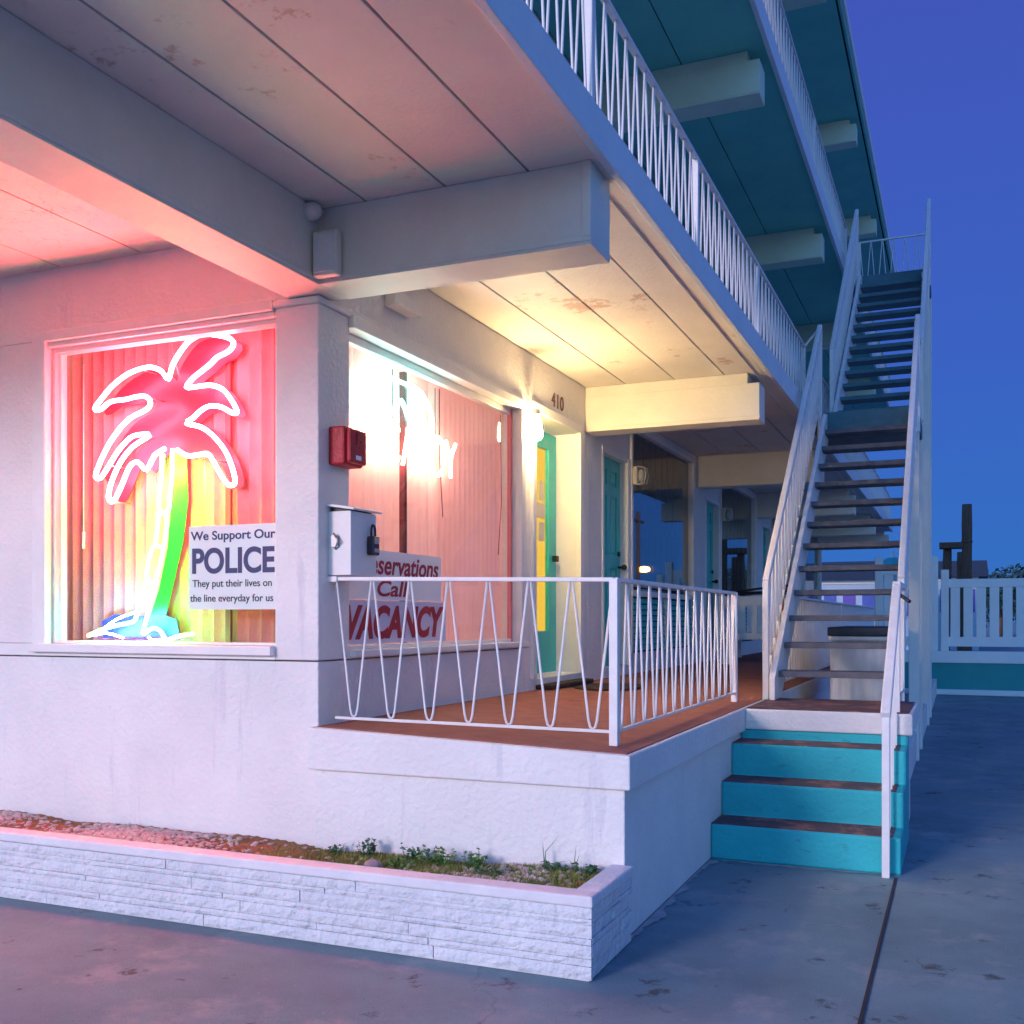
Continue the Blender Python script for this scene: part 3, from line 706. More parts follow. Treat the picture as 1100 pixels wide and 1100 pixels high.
# ------------------------------------------------------------------ neon palm sign
FR=[(-4.012,2.375),(-3.941,2.337),(-3.871,2.336),(-3.801,2.339),(-3.767,2.304),(-3.728,2.246),(-3.675,2.175),(-3.641,2.156),(-3.614,2.172),(-3.63,2.246),(-3.682,2.35),(-3.767,2.439),(-3.848,2.49),(-3.946,2.517),(-3.894,2.545),(-3.848,2.577),(-3.79,2.599),(-3.709,2.589),(-3.63,2.549),(-3.6,2.556),(-3.641,2.624),(-3.698,2.684),(-3.778,2.713),(-3.871,2.714),(-3.946,2.717),(-3.894,2.766),(-3.836,2.798),(-3.778,2.83),(-3.732,2.863),(-3.664,2.884),(-3.625,2.917),(-3.641,2.951),(-3.709,2.977),(-3.824,2.997),(-3.918,2.975),(-3.989,2.916),(-4.043,2.846),(-4.072,2.773),(-4.12,2.821),(-4.193,2.851),(-4.279,2.849),(-4.378,2.824),(-4.479,2.771),(-4.555,2.709),(-4.614,2.649),(-4.568,2.642),(-4.492,2.681),(-4.378,2.685),(-4.304,2.694),(-4.23,2.688),(-4.2,2.651),(-4.23,2.615),(-4.353,2.573),(-4.454,2.493),(-4.53,2.404),(-4.586,2.31),(-4.607,2.256),(-4.568,2.246),(-4.504,2.315),(-4.441,2.389),(-4.353,2.461),(-4.279,2.477),(-4.205,2.468),(-4.329,2.411),(-4.423,2.324),(-4.487,2.216),(-4.509,2.13),(-4.474,2.105),(-4.416,2.184),(-4.353,2.297),(-4.291,2.322),(-4.23,2.274),(-4.169,2.353),(-4.096,2.386)]
TRK=[[(-4.113,2.355),(-4.12,2.245),(-4.137,2.132),(-4.137,2.046),(-4.108,2.022),(-4.072,2.038),(-4.06,2.128),(-4.046,2.241),(-4.041,2.379)],[(-4.137,2.014),(-4.162,1.838)],[(-4.145,2.018),(-4.075,2.015),(-4.096,1.836)],[(-4.096,1.826),(-4.176,1.832),(-4.218,1.661),(-4.149,1.656),(-4.096,1.822)],[(-4.149,1.647),(-4.242,1.393),(-4.249,1.347),(-4.181,1.38),(-4.128,1.361),(-4.084,1.314),(-4.012,1.333),(-3.894,1.349)],[(-4.23,1.648),(-4.272,1.533),(-4.309,1.428),(-4.353,1.408),(-4.454,1.393),(-4.555,1.369),(-4.664,1.333)]]
BASE=[[(-4.664,1.333),(-4.53,1.349),(-4.403,1.323)],[(-4.607,1.337),(-4.454,1.428),(-4.279,1.476)],[(-4.12,1.317),(-4.181,1.309),(-4.218,1.328)]]
TB=[(-4.141,2.406),(-4.02,2.398),(-4.008,2.093),(-4.044,1.866),(-4.116,1.619),(-4.177,1.408),(-4.3,1.398),(-4.214,1.601),(-4.153,1.831),(-4.124,2.098)]
BB=[(-4.605,1.418),(-4.502,1.457),(-4.325,1.447),(-4.153,1.456),(-4.056,1.428),(-4.032,1.332),(-4.592,1.319)]
palm = thing('neon_palm_sign', (-4.1, 4.64, 1.30), 'glowing neon palm tree with pink red fronds and green trunk in the front window', 'neon sign')
def smooth_line(L, n=4, closed=False):
    out = []; m = len(L)
    P = lambda i: L[i % m] if closed else L[max(0, min(m-1, i))]
    for i in range(m if closed else m-1):
        a, b, c, d = P(i-1), P(i), P(i+1), P(i+2)
        for k in range(n):
            t = k/n
            out.append(tuple(.5*((2*b[j])+(-a[j]+c[j])*t+(2*a[j]-5*b[j]+4*c[j]-d[j])*t*t+(-a[j]+3*b[j]-3*c[j]+d[j])*t**3) for j in (0, 1)))
    if not closed: out.append(L[-1])
    return out
YN = 4.62
MB().tube([(x, YN, z) for x, z in smooth_line(FR, 3)], .0125, 8).build('frond_tube', 'neon_pink', palm)
mb = MB()
for i, L in enumerate(TRK[:4]): mb.tube([(x, YN-.004*i, z) for x, z in smooth_line(L, 3)], .011, 8)
mb.build('trunk_tube', 'neon_green', palm)
mb = MB()
for L in TRK[4:]: mb.tube([(x, YN, z) for x, z in smooth_line(L, 3)], .010, 8)
mb.build('trunk_tube', 'neon_green', palm)
mb = MB()
for L in BASE: mb.tube([(x, YN+.004, z) for x, z in smooth_line(L, 3)], .006, 8)
mb.build('ground_tube', 'neon_blue', palm)
def offset_poly(L, d):
    out = []; n = len(L)
    area = sum(L[i][0]*L[(i+1) % n][1]-L[(i+1) % n][0]*L[i][1] for i in range(n)); s_ = 1 if area > 0 else -1
    for i in range(n):
        a, b, c = Vector(L[i-1]), Vector(L[i]), Vector(L[(i+1) % n])
        e1 = (b-a).normalized(); e2 = (c-b).normalized(); nrm = Vector((e1.y+e2.y, -(e1.x+e2.x)))*s_
        nrm = nrm.normalized() if nrm.length > .3 else Vector((0, 0))
        out.append((b.x+nrm.x*d, b.y+nrm.y*d))
    return out
from mathutils.geometry import delaunay_2d_cdt
ring = [(x-.055, z+.012) for x, z in offset_poly(smooth_line(FR, 2, True), .010)]
nr = len(ring)
vv, ee, ff, *_ = delaunay_2d_cdt([Vector(p) for p in ring], [(i, (i+1) % nr) for i in range(nr)], [list(range(nr))], 1, 1e-5)
mb = MB()
fa = [mb.bm.verts.new((v.x, 4.758, v.y)) for v in vv]; fb = [mb.bm.verts.new((v.x, 4.764, v.y)) for v in vv]
for f in ff:
    mb.bm.faces.new([fa[i] for i in f]); mb.bm.faces.new([fb[i] for i in reversed(f)])
from collections import Counter
ec = Counter(tuple(sorted((f[k], f[(k+1) % len(f)]))) for f in ff for k in range(len(f)))
for (a, b), n_ in ec.items():
    if n_ == 1: mb.bm.faces.new((fa[a], fa[b], fb[b], fb[a]))
for v in [v for v in mb.bm.verts if not v.link_faces]: mb.bm.verts.remove(v)
mb.build('frond_backing', 'redfrond', palm)
mb = MB(); mb.prism([(x*1.02+.03, 1.43+(z-1.43)*1.02) for x, z in TB], 'y', 4.765, 4.770); mb.build('trunk_backing', 'greentrunk', palm)
mb = MB(); mb.prism([(x*1.018, 1.43+(z-1.43)*1.01) for x, z in BB], 'y', 4.750, 4.756); mb.build('ground_backing', 'bluebase', palm)
mb = MB()
for i in range(4, len(FR), 9): mb.tube([(FR[i][0], YN, FR[i][1]), (FR[i][0], 4.76, FR[i][1])], .004, 6)
mb.tube([(-4.12, 4.70, 3.0), (-4.10, 4.70, 2.90), (-4.06, 4.70, 2.80)], .002, 5)
mb.tube([(-3.885, 4.70, 2.33), (-3.88, 4.70, 2.1), (-3.90, 4.70, 1.95)], .002, 5)
mb.build('standoff', 'steel', palm)

# blinds behind it
vb = thing('vertical_blinds', (-4.05, 4.80, 1.3), 'closed ribbed vertical blinds glowing red behind the neon palm', 'blinds')
mb = MB(); x = -5.05; i = 0
while x < -3.2:
    gap = False
    if not gap:
        n = 5; col = []
        for k in range(n):
            t = k/(n-1); col.append((x+.092*t, 4.80+.012*math.sin(math.pi*t)+.016*t))
        A = [mb.bm.verts.new((a, b, 1.30)) for a, b in col]; B = [mb.bm.verts.new((a, b, 3.12)) for a, b in col]
        for k in range(n-1): mb.bm.faces.new((A[k], A[k+1], B[k+1], B[k])).smooth = True
    x += .082; i += 1
mb.build('slats', 'blind', vb)
MB().box(-3.80, 4.772, 1.30, -3.765, 4.79, 2.95).build('gap_strip', 'mullion', vb)
MB().tube([(-4.80, 4.72, 2.95), (-4.80, 4.72, 1.95)], .003, 6).tube([(-4.80, 4.72, 1.95), (-4.80, 4.72, 1.85)], .009, 8).build('pull_cord', 'white', vb)
vb2 = thing('vertical_blinds', (-3.22, 5.9, 1.27), 'pale vertical blinds with loose pleats on the right of the office window', 'blinds')
mb = MB(); y = 4.80
while y < 7.1:
    wide = y < 5.95
    w = .12 if wide else .086
    if 5.585 < y+w/2 < 5.65: y += .05; continue
    tilt = .004 if wide else .038
    n = 5; col = [(-3.20+tilt*(k/(n-1))*1.3+.010*math.sin(math.pi*k/(n-1)), y+w*k/(n-1)) for k in range(n)]
    A = [mb.bm.verts.new((a, b, 1.28)) for a, b in col]; B = [mb.bm.verts.new((a, b, 3.04)) for a, b in col]
    for k in range(n-1): mb.bm.faces.new((A[k], A[k+1], B[k+1], B[k])).smooth = True
    y += w-.006 if wide else .074
mb.build('slats', 'blind2', vb2)
MB().tube([(-3.12, 6.08, 2.93), (-3.12, 6.08, 2.5), (-3.115, 6.12, 2.1)], .003, 5).tube([(-3.10, 7.02, 2.93), (-3.10, 7.04, 2.3), (-3.10, 6.98, 1.9)], .003, 5).build('pull_cord', 'mullion', vb2)

# ------------------------------------------------------------------ signs
ps_ = thing('support_sign', (-3.55, 4.585, 1.5), 'white board reading We Support Our POLICE in the corner of the palm window', 'sign')
MB().box(-3.895, 4.582, 1.482, -3.30, 4.586, 1.938).build('board', 'signw', ps_)
T = lambda body, mat, x0, z0, w, h, **k: text_obj(body, mat, (x0, 4.5815, z0), (1,0,0), (0,0,1), w, h, ps_, extrude=.0015, **k)
T('We Support Our', 'navy', -3.882, 1.845, .56, .064, bold=.018)
T('POLICE', 'navy', -3.872, 1.676, .545, .142, bold=.03)
T('They put their lives on', 'darkink', -3.870, 1.592, .525, .052, bold=.008)
T('the line everyday for us', 'darkink', -3.886, 1.512, .55, .052, bold=.008)
TS = lambda body, mat, y0, z0, w, h, par, **k: text_obj(body, mat, (-2.9685 if k.pop('outer', False) else -3.0495, y0, z0), (0,1,0), (0,0,1), w, h, par, extrude=.0015, **k)
vs_ = thing('vacancy_board', (-3.05, 5.3, 1.3), 'lilac board reading VACANCY in slanted red capitals at the foot of the office window', 'sign')
MB().box(-3.056, 4.70+.13, 1.292, -3.0505, 6.04, 1.535).build('board', 'signlilac', vs_)
TS('VACANCY', 'redink', 4.835, 1.315, 1.17, .195, vs_, shear=.25, bold=.045)
rs = thing('reservations_board', (-3.05, 5.2, 1.56), 'white board reading Reservations Call in red, standing above the VACANCY board', 'sign')
MB().box(-3.0585, 4.85, 1.54, -3.0565, 5.98, 1.825).build('board', 'signw', rs)
o = text_obj('Reservations', 'redink', (-3.0562, 4.99, 1.685), (0,1,0), (0,0,1), .95, .118, rs, extrude=.0015, shear=.2, bold=.02)
o = text_obj('Call', 'redink', (-3.0562, 5.18, 1.56), (0,1,0), (0,0,1), .36, .095, rs, extrude=.0015, shear=.2, bold=.02)

# glowing VACANCY tubes
nv = thing('neon_vacancy_sign', (-3.10, 5.6, 2.3), 'dazzling white neon VACANCY sign with aqua tubing above, behind the office glass', 'neon sign')
def stroke(mb, pts, y0, w, z0, h, r=.010, X=-3.10): mb.tube([(X, y0+w*a, z0+h*b) for a, b in smooth_line(pts, 4)], r, 8)
G = {'V': [[(0,1),(.5,0),(1,1)]], 'A': [[(0,0),(.5,1),(1,0)], [(.22,.38),(.78,.38)]],
     'C': [[(1,.82),(.75,1),(.25,1),(0,.7),(0,.3),(.25,0),(.75,0),(1,.18)]], 'N': [[(0,0),(0,.5),(0,1)], [(0,1),(.5,.5),(1,0)], [(1,0),(1,.5),(1,1)]],
     'Y': [[(0,1),(.5,.5)], [(1,1),(.5,.5),(.5,0)]]}
mb = MB(); y = 4.98
for ch in 'VACANCY':
    for s_ in G[ch]:
        if len(s_) == 3 and ch in 'VA' : 
            mb.tube([(-3.10, y+.145*s_[0][0], 2.365+.235*s_[0][1]), (-3.10, y+.145*s_[1][0], 2.365+.235*s_[1][1])], .011, 8)
            mb.tube([(-3.10, y+.145*s_[1][0], 2.365+.235*s_[1][1]), (-3.10, y+.145*s_[2][0], 2.365+.235*s_[2][1])], .011, 8)
        else: stroke(mb, s_, y, .145, 2.365, .235)
    y += .192
mb.build('letter_tube', 'neon_white', nv)
mb = MB()
stroke(mb, [(0, 0), (.02, .5), (.2, .95), (.5, 1), (.8, .95), (.98, .5), (1, 0)], 5.14, .80, 2.62, .24, .012)
stroke(mb, [(0, .2), (.15, .8), (.3, .2), (.45, .8), (.6, .2), (.75, .8), (.9, .2)], 5.24, .66, 2.63, .15, .012)
mb.build('aqua_tube', 'neon_teal', nv)
mb = MB(); mb.tube([(-3.11, 5.45, 2.92), (-3.11, 5.45, 2.6)], .003, 5); mb.tube([(-3.11, 6.0, 2.92), (-3.11, 6.0, 2.6)], .003, 5); mb.build('hanger', 'black', nv)

# ------------------------------------------------------------------ small wall things
rb = thing('fire_bell_box', (-3.0, 4.67, 2.2), 'red enamel alarm box fixed high on the corner pier', 'alarm box')
MB().box(-2.998, 4.585, 2.225, -2.90, 4.775, 2.425).build('body', 'redbox', rb, bevel=.012)
MB().box(-2.90, 4.60, 2.235, -2.87, 4.762, 2.415).build('cover', 'redbox', rb, bevel=.012)
MB().box(-2.872, 4.655, 2.33, -2.862, 4.675, 2.395).box(-2.872, 4.69, 2.345, -2.864, 4.73, 2.36).build('pull_handle', 'redbox', rb, bevel=.003)
MB().box(-2.8705, 4.65, 2.255, -2.868, 4.70, 2.277).build('label_plate', 'signw', rb)
mbx = thing('drop_box', (-3.0, 4.7, 1.65), 'white metal drop box with sloping lid hung on the corner pier', 'drop box')
MB().box(-2.998, 4.585, 1.655, -2.86, 4.84, 1.985).build('body', 'white', mbx, bevel=.004)
MB().hexa([(-2.998, 4.572, 2.012), (-2.835, 4.572, 1.988), (-2.835, 4.855, 1.988), (-2.998, 4.855, 2.012), (-2.998, 4.572, 2.026), (-2.835, 4.572, 2.0), (-2.835, 4.855, 2.0), (-2.998, 4.855, 2.026)]).build('lid', 'white', mbx, bevel=.002)
MB().box(-2.99, 4.60, 1.985, -2.88, 4.82, 2.005).build('slot', 'black', mbx)
MB().tube([(-2.95, 4.58, 1.79), (-2.92, 4.56, 1.83), (-2.95, 4.565, 1.87)], .006, 6).box(-2.97, 4.570, 1.80, -2.93, 4.584, 1.86).build('hasp', 'steel', mbx)
lk = thing('padlock', (-2.84, 4.78, 1.80), 'dark key safe padlock hanging on the front of the white drop box', 'padlock')
MB().box(-2.858, 4.735, 1.765, -2.815, 4.80, 1.865).build('body', 'lock', lk, bevel=.008)
MB().tube([(-2.837, 4.748, 1.862), (-2.837, 4.748, 1.90), (-2.837, 4.757, 1.92), (-2.837, 4.768, 1.926), (-2.837, 4.779, 1.92), (-2.837, 4.788, 1.90), (-2.837, 4.788, 1.862)], .006, 8).build('shackle', 'lock', lk)
MB().box(-2.815, 4.745, 1.78, -2.812, 4.79, 1.80).box(-2.815, 4.745, 1.825, -2.812, 4.79, 1.855).build('dial_plate', 'steel', lk)

sb = thing('junction_box', (-2.85, 4.33, 3.1), 'grey electrical box tucked into the corner where the two beams meet', 'junction box')
MB().box(-2.897, 4.29, 3.095, -2.76, 4.348, 3.315).build('body', 'beam', sb, bevel=.012)
MB().box(-2.885, 4.282, 3.11, -2.772, 4.292, 3.30).build('cover', 'mortar', sb, bevel=.006)
MB().ball((-2.885, 4.27, 3.405), .055, .05, .045).build('round_cap', 'beam', sb, smooth=True)
dv = thing('vent_hood', (-3.0, 5.3, 3.2), 'small white bracket box on the wall above the office window', 'wall box')
MB().box(-2.998, 5.16, 3.215, -2.93, 5.42, 3.30).build('body', 'white', dv, bevel=.006)
MB().box(-2.99, 5.15, 3.203, -2.90, 5.43, 3.214).build('lower_lip', 'white', dv, bevel=.002)

nb = MB(); nb.bm.free()
dg = text_obj('410', 'brown', (-2.999, 7.80, 3.135), (0,1,0), (0,0,1), .27, .115, None, name='house_number', bold=.0, extrude=.006, spacing=1.15)
tag(dg, 'brown house number 410 above the office door', 'house number')

wl = thing('wall_lamp', (-3.0, 7.28, 2.85), 'bright yellow glowing bulb lamp on the wall beside the office door', 'wall lamp')
MB().cone((-2.93, 7.30, 2.965), .035, .03, .04).build('socket', 'fixture', wl)
MB().tube([(-3.0, 7.30, 2.99), (-2.96, 7.30, 3.01), (-2.93, 7.30, 3.0)], .010, 8).build('arm', 'fixture', wl)
mb = MB(); mb.tube([(-2.93, 7.30, z) for z in (2.965, 2.94, 2.90, 2.86, 2.81, 2.785, 2.775)], [.026, .032, .040, .047, .050, .036, .012], 16); mb.build('glass_shade', 'bulb', wl, smooth=True)

for i in range(1, 5):
    Yb = 4.4+4.2*i; y = Yb+1.42
    if i > 3: break
    lb = ('unlit caged wall light beside the nearest teal guest door', 'unlit wall light beside the second teal guest door', 'unlit wall light beside the third teal guest door')[i-1]
    s_ = thing('wall_light', (-2.98, y, 2.8), lb, 'wall light', 'unlit wall lights by the guest doors')
    MB().box(-2.975, y-.05, 2.76, -2.93, y+.05, 2.94).build('housing', 'fixture', s_, bevel=.01)
    MB().ball((-2.90, y, 2.85), .04, .04, .07).build('lens', 'lens', s_, smooth=True)
    MB().tube([(-2.93, y+.045, 2.76), (-2.855, y+.045, 2.775), (-2.84, y+.045, 2.85), (-2.855, y+.045, 2.925), (-2.93, y+.045, 2.94)], .007, 6).tube([(-2.93, y-.045, 2.76), (-2.855, y-.045, 2.775), (-2.84, y-.045, 2.85), (-2.855, y-.045, 2.925), (-2.93, y-.045, 2.94)], .007, 6).build('cage', 'fixture', s_)
    # door closer bracket
oo = MB(); oo.ball((-3.04, 17.55, 2.23), .03, .07, .10, sub=2, jitter=.15)
tag(oo.build('door_ornament', 'flower'), 'small red ornament hanging on a far teal door', 'door ornament')

mb = MB(); mb.prism([(-2.62+.27*math.cos(a*math.pi/14), 8.1+.42*math.sin(a*math.pi/14)) for a in range(28)], 'z', .872, .888)
dm = mb.build('door_mat', 'mat'); tag(dm, 'dark oval door mat on the rust carpet outside the office door', 'door mat')
mb = MB(); mb.box(-2.998, 7.45, .888, -2.86, 8.45, .925)
tag(mb.build('door_mat', 'mat', bevel=.01), 'dark bristle mat lying along the office door sill', 'door mat')

# bench against the wall
bn = thing('bench', (-2.55, 13.6, .86), 'white slatted wooden bench farther along the porch by the teal louvers', 'bench')
bx0, bx1, by0, by1, bz = -2.90, -2.25, 13.6, 14.9, .865
for y in (by0, by1):
    MB().box(bx0, y, bz, bx0+.05, y+.05, bz+.86).build('leg', 'benchw', bn, bevel=.005)
    MB().box(bx1-.05, y, bz, bx1, y+.05, bz+.86).build('leg', 'benchw', bn, bevel=.005)
    mb = MB(); mb.box(bx0+.05, y+.008, bz+.74, bx1-.05, y+.042, bz+.86); mb.box(bx0+.05, y+.008, bz+.30, bx1-.05, y+.042, bz+.38)
    for k in range(3): mb.box(bx0+.13+k*.15, y+.014, bz+.38, bx0+.20+k*.15, y+.036, bz+.74)
    mb.build('side_panel', 'benchw', bn, bevel=.003)
mb = MB()
for k in range(6): mb.box(bx0+.06+k*.095, by0+.05, bz+.36, bx0+.14+k*.095, by1, bz+.385)
mb.build('seat', 'benchw', bn)
mb = MB(); mb.box(bx0, by0+.05, bz+.42, bx0+.03, by1, bz+.50); mb.box(bx0, by0+.05, bz+.84, bx0+.03, by1, bz+.92)
for k in range(10): mb.box(bx0+.004, by0+.10+k*.125, bz+.50, bx0+.026, by0+.16+k*.125, bz+.84)
mb.build('backrest', 'benchw', bn)
fc = thing('folded_chair', (-2.4, 13.55, 1.75), 'dark folded chair frame laid over the arm of the white bench', 'folding chair')
MB().tube([(-2.85, 13.58, 1.76), (-2.3, 13.60, 1.83), (-1.95, 13.62, 1.86)], .014, 6).build('frame', 'black', fc)
MB().tube([(-2.82, 13.66, 1.745), (-2.35, 13.66, 1.76), (-1.95, 13.66, 1.79)], .014, 6).build('frame', 'black', fc)
MB().tube([(-2.7, 13.62, 1.775), (-2.2, 13.62, 1.78), (-2.0, 13.62, 1.86)], .010, 6).build('brace', 'black', fc)
tb = thing('planter_pot', (-2.75, 12.95, .87), 'small pale garden post ornament beside the bench', 'ornament')
MB().cone((-2.62, 12.9, .87), .10, .07, .12, 12).build('base', 'benchw', tb)
MB().cone((-2.62, 12.9, .99), .045, .03, .55, 12).build('stem', 'benchw', tb)
MB().ball((-2.62, 12.9, 1.60), .07, .07, .08).build('finial', 'benchw', tb, smooth=True)

# tub cabinet under the stairs
ht = thing('hot_tub', (-.8, 10.2, .3), 'pale marbled hot tub cabinet with dark padded cover behind the open stairs', 'hot tub')
MB().box(-1.05, 9.55, 0, -.55, 11.2, 1.24).build('cabinet', 'marble', ht, bevel=.03)
MB().box(-1.065, 9.535, 1.24, -.53, 11.22, 1.28).build('rim', 'white', ht, bevel=.012)
MB().box(-1.07, 9.53, 1.28, -.52, 11.23, 1.36).build('cover', 'cover', ht, bevel=.012)
tw = MB(); tw.box(-1.46, 8.9, 1.50, -1.36, 9.0, 1.78)
tag(tw.build('towel', 'orange', bevel=.02), 'faded orange towel hung over the porch rail behind the stairs', 'towel')

# ------------------------------------------------------------------ pool wall and fence, far end of the lot
pw_ = thing('pool_wall', (0, 21.5, 0), 'low teal wall with white coping below the white picket fence', 'wall')
MB().box(-1.3, 21.5, 0, 14, 21.75, .60).build('wall', 'tealpaint', pw_)
MB().box(-1.32, 21.46, .60, 14, 21.78, .82).build('coping', 'fence', pw_, bevel=.01)
MB().box(-1.3, 21.40, 0, 14, 21.5, .10).build('footing', 'fence', pw_, bevel=.01)
def picket_fence(x0, x1, y, zb, zt, label, skip=()):
    f = thing('picket_fence', ((x0+x1)/2, y, zb), label, 'fence', 'white picket fences by the pool')
    MB().box(x0, y, zb+.07, x1, y+.05, zb+.25).build('bottom_rail', 'fence', f, bevel=.006)
    MB().box(x0, y, zt-.16, x1, y+.05, zt).build('top_rail', 'fence', f, bevel=.006)
    n = int((x1-x0-.1)/.225)
    for k in range(n):
        if k in skip: continue
        xa = x0+.10+k*.225
        MB().box(xa, y+.01, zb+.25, xa+.165, y+.04, zt-.16).build('picket', 'fence', f, bevel=.004)
    q = x0
    while q <= x1+.01:
        MB().box(q-.07, y-.03, zb-.02, q+.07, y+.11, zt+.18).build('post', 'fence', f, bevel=.01); q += (x1-x0)/max(1, round((x1-x0)/2.6))
picket_fence(-.26, 12.74, 21.55, .84, 2.19, 'white picket fence on top of the teal pool wall')
picket_fence(-1.45, -.45, 21.55, .84, 2.45, 'taller white fence panel seen between the stair treads')

# ------------------------------------------------------------------ far things
def piling(x, y, r, z1, label, lean=0):
    mb = MB(); rr = [r*(1+.05*math.sin(i*2.1)) for i in range(9)]
    mb.tube([(x+lean*(i/8)**1, y, z1*i/8) for i in range(9)], rr, 14)
    for z in (z1*.55, z1*.78): mb.tube([(x+lean*z/z1, y, z-.03), (x+lean*z/z1, y, z+.03)], r*1.10, 14)
    tag(mb.build('wooden_piling', 'wood'), label, 'piling', 'wooden pilings behind the fence')
piling(.175, 30, .125, 4.45, 'tallest round wooden piling rising above the picket fence')
piling(-.36, 30.2, .11, 3.30, 'shorter leaning wooden piling left of the tall one', lean=.06)
piling(.02, 30.9, .09, 3.25, 'short wooden piling half hidden by the tall one')
mb = MB(); mb.box(-.50, 29.9, 3.3, .16, 30.4, 3.46)
tag(mb.build('dock_beam', 'wood', bevel=.02), 'dark timber crossbeam resting on the short pilings', 'beam')
def house(x0, x1, y, h, label, wall='paleblue', roof='roofdark', cols=('blue', 'violet'), nwin=4, zwin=.55):
    t = thing('cottage', ((x0+x1)/2, y, 0), label, 'house', 'low houses beyond the pool fence')
    MB().box(x0, y, 0, x1, y+6, h).build('wall', wall, t)
    mb = MB(); mb.prism([(y-.5, h), (y+6.5, h), (y+3, h+.9)], 'x', x0-.4, x1+.4); mb.build('roof', roof, t)
    w = (x1-x0)/nwin
    for k in range(nwin):
        MB().box(x0+w*(k+.18), y-.04, h*zwin-.1, x0+w*(k+.82), y, h*zwin+.95).build('window', cols[k % len(cols)], t)
    MB().box(x0, y-.06, h-.16, x1, y-.0, h).build('eave_board', 'fence', t)
house(-5.2, -1.5, 44, 3.0, 'low pale house with violet and blue shutters seen through the stair treads', nwin=5)
house(-1.9, .8, 52, 3.35, 'pale flat house with blue openings behind the wooden pilings', nwin=3, cols=('violet', 'blue'))
house(5, 12, 70, 3.0, 'distant pale house at the right beyond the fence', nwin=5)
# little pavilion
pv = thing('pavilion', (-1.9, 36, 0), 'small hexagonal pavilion top behind the stair treads', 'pavilion')
MB().cone((-2.0, 36, 0), .45, .42, 3.0, 6).build('body', 'paleblue', pv)
MB().cone((-2.0, 36, 3.0), 1.0, .15, .42, 6).build('roof', 'tealpaint', pv)
MB().cone((-2.0, 36, 3.42), .12, .02, .3, 6).build('finial', 'paleblue', pv)
def far_tree(x, y, h, label):
    r_ = random.Random(int(x*10)); t = thing('tree', (x, y, 0), label, 'tree', 'far trees on the horizon')
    MB().tube([(x, y, 0), (x+.1, y, h*.35), (x-.1, y, h*.65)], [.25, .2, .1], 8).build('trunk', 'wood', t)
    c = MB()
    for k in range(2600):
        a, b, q = r_.uniform(0, 6.28), r_.uniform(-1, 1), r_.random()**.4
        s_ = math.sqrt(1-b*b); lump = 1+.25*math.sin(a*3+x)+.2*math.sin(b*5)
        p = Vector((x+math.cos(a)*s_*h*.62*q*lump, y+math.sin(a)*s_*h*.4*q, h*.62+b*h*.36*q*lump))
        l = h*.032; u = Vector((r_.uniform(-1, 1), r_.uniform(-1, 1), r_.uniform(-1, 1))).normalized(); w = u.orthogonal().normalized()
        c.bm.faces.new([c.bm.verts.new(p+u*l), c.bm.verts.new(p+w*l), c.bm.verts.new(p-u*l*.7), c.bm.verts.new(p-w*l)])
    c.build('crown', 'tree', t)
for k, (x, y, h) in enumerate(((3.0, 95, 5.5), (6.5, 96, 6.4), (9.5, 92, 5.6), (13, 97, 6.6), (-9, 110, 5))):
    far_tree(x, y, h, ('dark round tree just right of the tall piling', 'taller dark tree second along the horizon', 'dark tree third along the horizon at the right edge', 'tallest dark tree beyond the right edge', 'dark tree far behind the stairs')[k])

# across the street, seen only as reflections in the panes
def pole(x, y, h, label):
    t = thing('utility_pole', (x, y, 0), label, 'utility pole', 'utility poles across the street')
    MB().tube([(x, y, 0), (x, y, h)], [.16, .11], 10).build('post', 'wood', t)
    MB().box(x-.06, y-1.1, h-.6, x+.06, y+1.1, h-.46).build('crossarm', 'wood', t)
pole(10.9, 58, 7.6, 'utility pole with crossarm across the street')
def street_lamp(x, y, h, label, r=.35):
    t = thing('street_lamp', (x, y, 0), label, 'street lamp', 'street lamps across the street')
    MB().tube([(x, y, 0), (x, y, h)], [.09, .06], 8).build('post', 'steel', t)
    MB().tube([(x, y, h), (x-.8, y, h+.15)], .04, 8).build('arm', 'steel', t)
    MB().ball((x-.9, y, h+.05), r, r, r*.5).build('lamp_head', 'lamp_glow', t, smooth=True)
street_lamp(36.9, 147, 8.6, 'farther orange street lamp reflected in the guest room window', .9)
street_lamp(16.9, 46, 6.1, 'nearer orange street lamp reflected in the office window', .3)
for k, (x, y, h) in enumerate(((46, 80, 7), (52, 92, 7), (38, 60, 6), (60, 120, 8), (9, 98, 5))):
    far_tree(x, y, h, ('first', 'second', 'third', 'fourth', 'fifth')[k] + ' tree of the row across the street')
for k, (x, y) in enumerate(((20, 16), (26, 30), (30, 62))):
    t = thing('cottage', (x+4, y, 0), ('low house across the street nearest the motel', 'middle low house across the street', 'last low house across the street')[k], 'house', 'houses across the street')
    MB().box(x, y, 0, x+7, y+8, 3).build('wall', 'paleblue', t)
    MB().prism([(x-.4, 3), (x+7.4, 3), (x+3.5, 4.6)], 'y', y-.4, y+8.4).build('roof', 'roofdark', t)
    MB().box(x-.04, y+1, 1, x, y+2.4, 2.2).build('window', 'blue', t); MB().box(x-.04, y+5, 1, x, y+6.4, 2.2).build('window', 'blue', t)

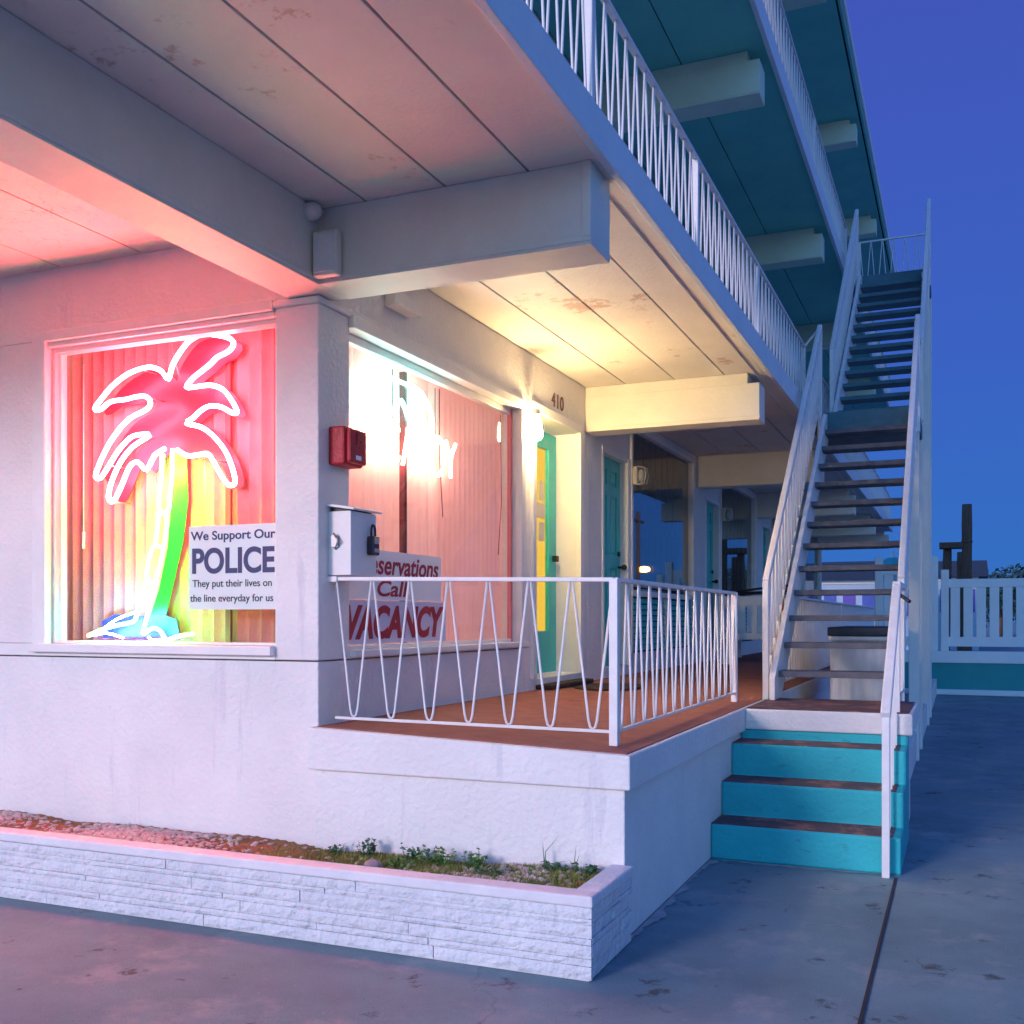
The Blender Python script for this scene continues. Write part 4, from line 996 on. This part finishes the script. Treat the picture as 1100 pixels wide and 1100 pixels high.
# ------------------------------------------------------------------ lights
def sun(rot_az, elev, strength, angle, color):
    l = bpy.data.lights.new('sun', 'SUN'); l.energy = strength; l.angle = R(angle); l.color = color
    o = bpy.data.objects.new('sun', l); COL.objects.link(o)
    d = Vector((math.sin(R(rot_az))*math.cos(R(elev)), math.cos(R(rot_az))*math.cos(R(elev)), math.sin(R(elev))))  # towards the sun
    o.rotation_euler = d.to_track_quat('Z', 'Y').to_euler()
    return o
SUN_AZ, SUN_EL = 200, 14
sun(SUN_AZ, SUN_EL, .82, 14, (1.0, .78, .86))


pl_ = bpy.data.lights.new('blind_fill_light', 'POINT'); pl_.energy = 85; pl_.color = (1.0, .66, .60); pl_.shadow_soft_size = .2  # unseen point light added behind the office blinds to brighten them
plo = bpy.data.objects.new('blind_fill_light', pl_); COL.objects.link(plo); plo.location = (-5.3, 6.1, 2.7)

# ------------------------------------------------------------------ sky
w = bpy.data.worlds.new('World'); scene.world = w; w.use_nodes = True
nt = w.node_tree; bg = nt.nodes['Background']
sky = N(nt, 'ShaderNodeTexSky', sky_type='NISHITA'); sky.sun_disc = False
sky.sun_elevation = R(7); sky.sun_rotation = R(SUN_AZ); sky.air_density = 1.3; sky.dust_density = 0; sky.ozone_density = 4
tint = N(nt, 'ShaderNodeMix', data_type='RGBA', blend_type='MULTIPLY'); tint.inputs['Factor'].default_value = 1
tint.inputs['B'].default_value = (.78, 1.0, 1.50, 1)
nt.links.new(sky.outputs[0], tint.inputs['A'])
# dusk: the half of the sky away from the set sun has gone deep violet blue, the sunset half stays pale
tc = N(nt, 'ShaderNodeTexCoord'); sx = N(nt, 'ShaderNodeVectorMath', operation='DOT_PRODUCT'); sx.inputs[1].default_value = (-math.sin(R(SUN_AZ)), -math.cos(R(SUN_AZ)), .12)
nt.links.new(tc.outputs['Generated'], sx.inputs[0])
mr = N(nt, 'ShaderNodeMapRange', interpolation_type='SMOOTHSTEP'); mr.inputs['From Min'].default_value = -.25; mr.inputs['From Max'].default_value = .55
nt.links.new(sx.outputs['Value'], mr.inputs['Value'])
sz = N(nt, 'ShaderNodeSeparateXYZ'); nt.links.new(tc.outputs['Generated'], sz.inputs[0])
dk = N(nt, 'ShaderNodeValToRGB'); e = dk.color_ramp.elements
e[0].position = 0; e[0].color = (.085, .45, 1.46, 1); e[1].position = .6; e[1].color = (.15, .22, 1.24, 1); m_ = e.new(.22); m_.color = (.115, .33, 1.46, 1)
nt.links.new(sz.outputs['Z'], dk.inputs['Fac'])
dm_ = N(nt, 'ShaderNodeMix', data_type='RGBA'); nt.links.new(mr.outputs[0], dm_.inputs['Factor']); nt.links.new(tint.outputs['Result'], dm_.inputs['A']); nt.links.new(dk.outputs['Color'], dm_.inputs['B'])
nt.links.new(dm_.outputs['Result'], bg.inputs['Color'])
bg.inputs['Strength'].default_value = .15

# ------------------------------------------------------------------ camera
cam = bpy.data.cameras.new('Camera'); co = bpy.data.objects.new('Camera', cam); COL.objects.link(co)
co.location = (0, 0, 1.43); co.rotation_euler = (R(90), 0, R(23.19))
cam.sensor_width = 36; cam.lens = 36*1122.6/1100; cam.shift_y = 115/1100; cam.clip_end = 2000; cam.clip_start = .05
scene.camera = co
scene.view_settings.view_transform = 'Standard'; scene.view_settings.look = 'None'; scene.view_settings.exposure = 1.32; scene.view_settings.gamma = 1
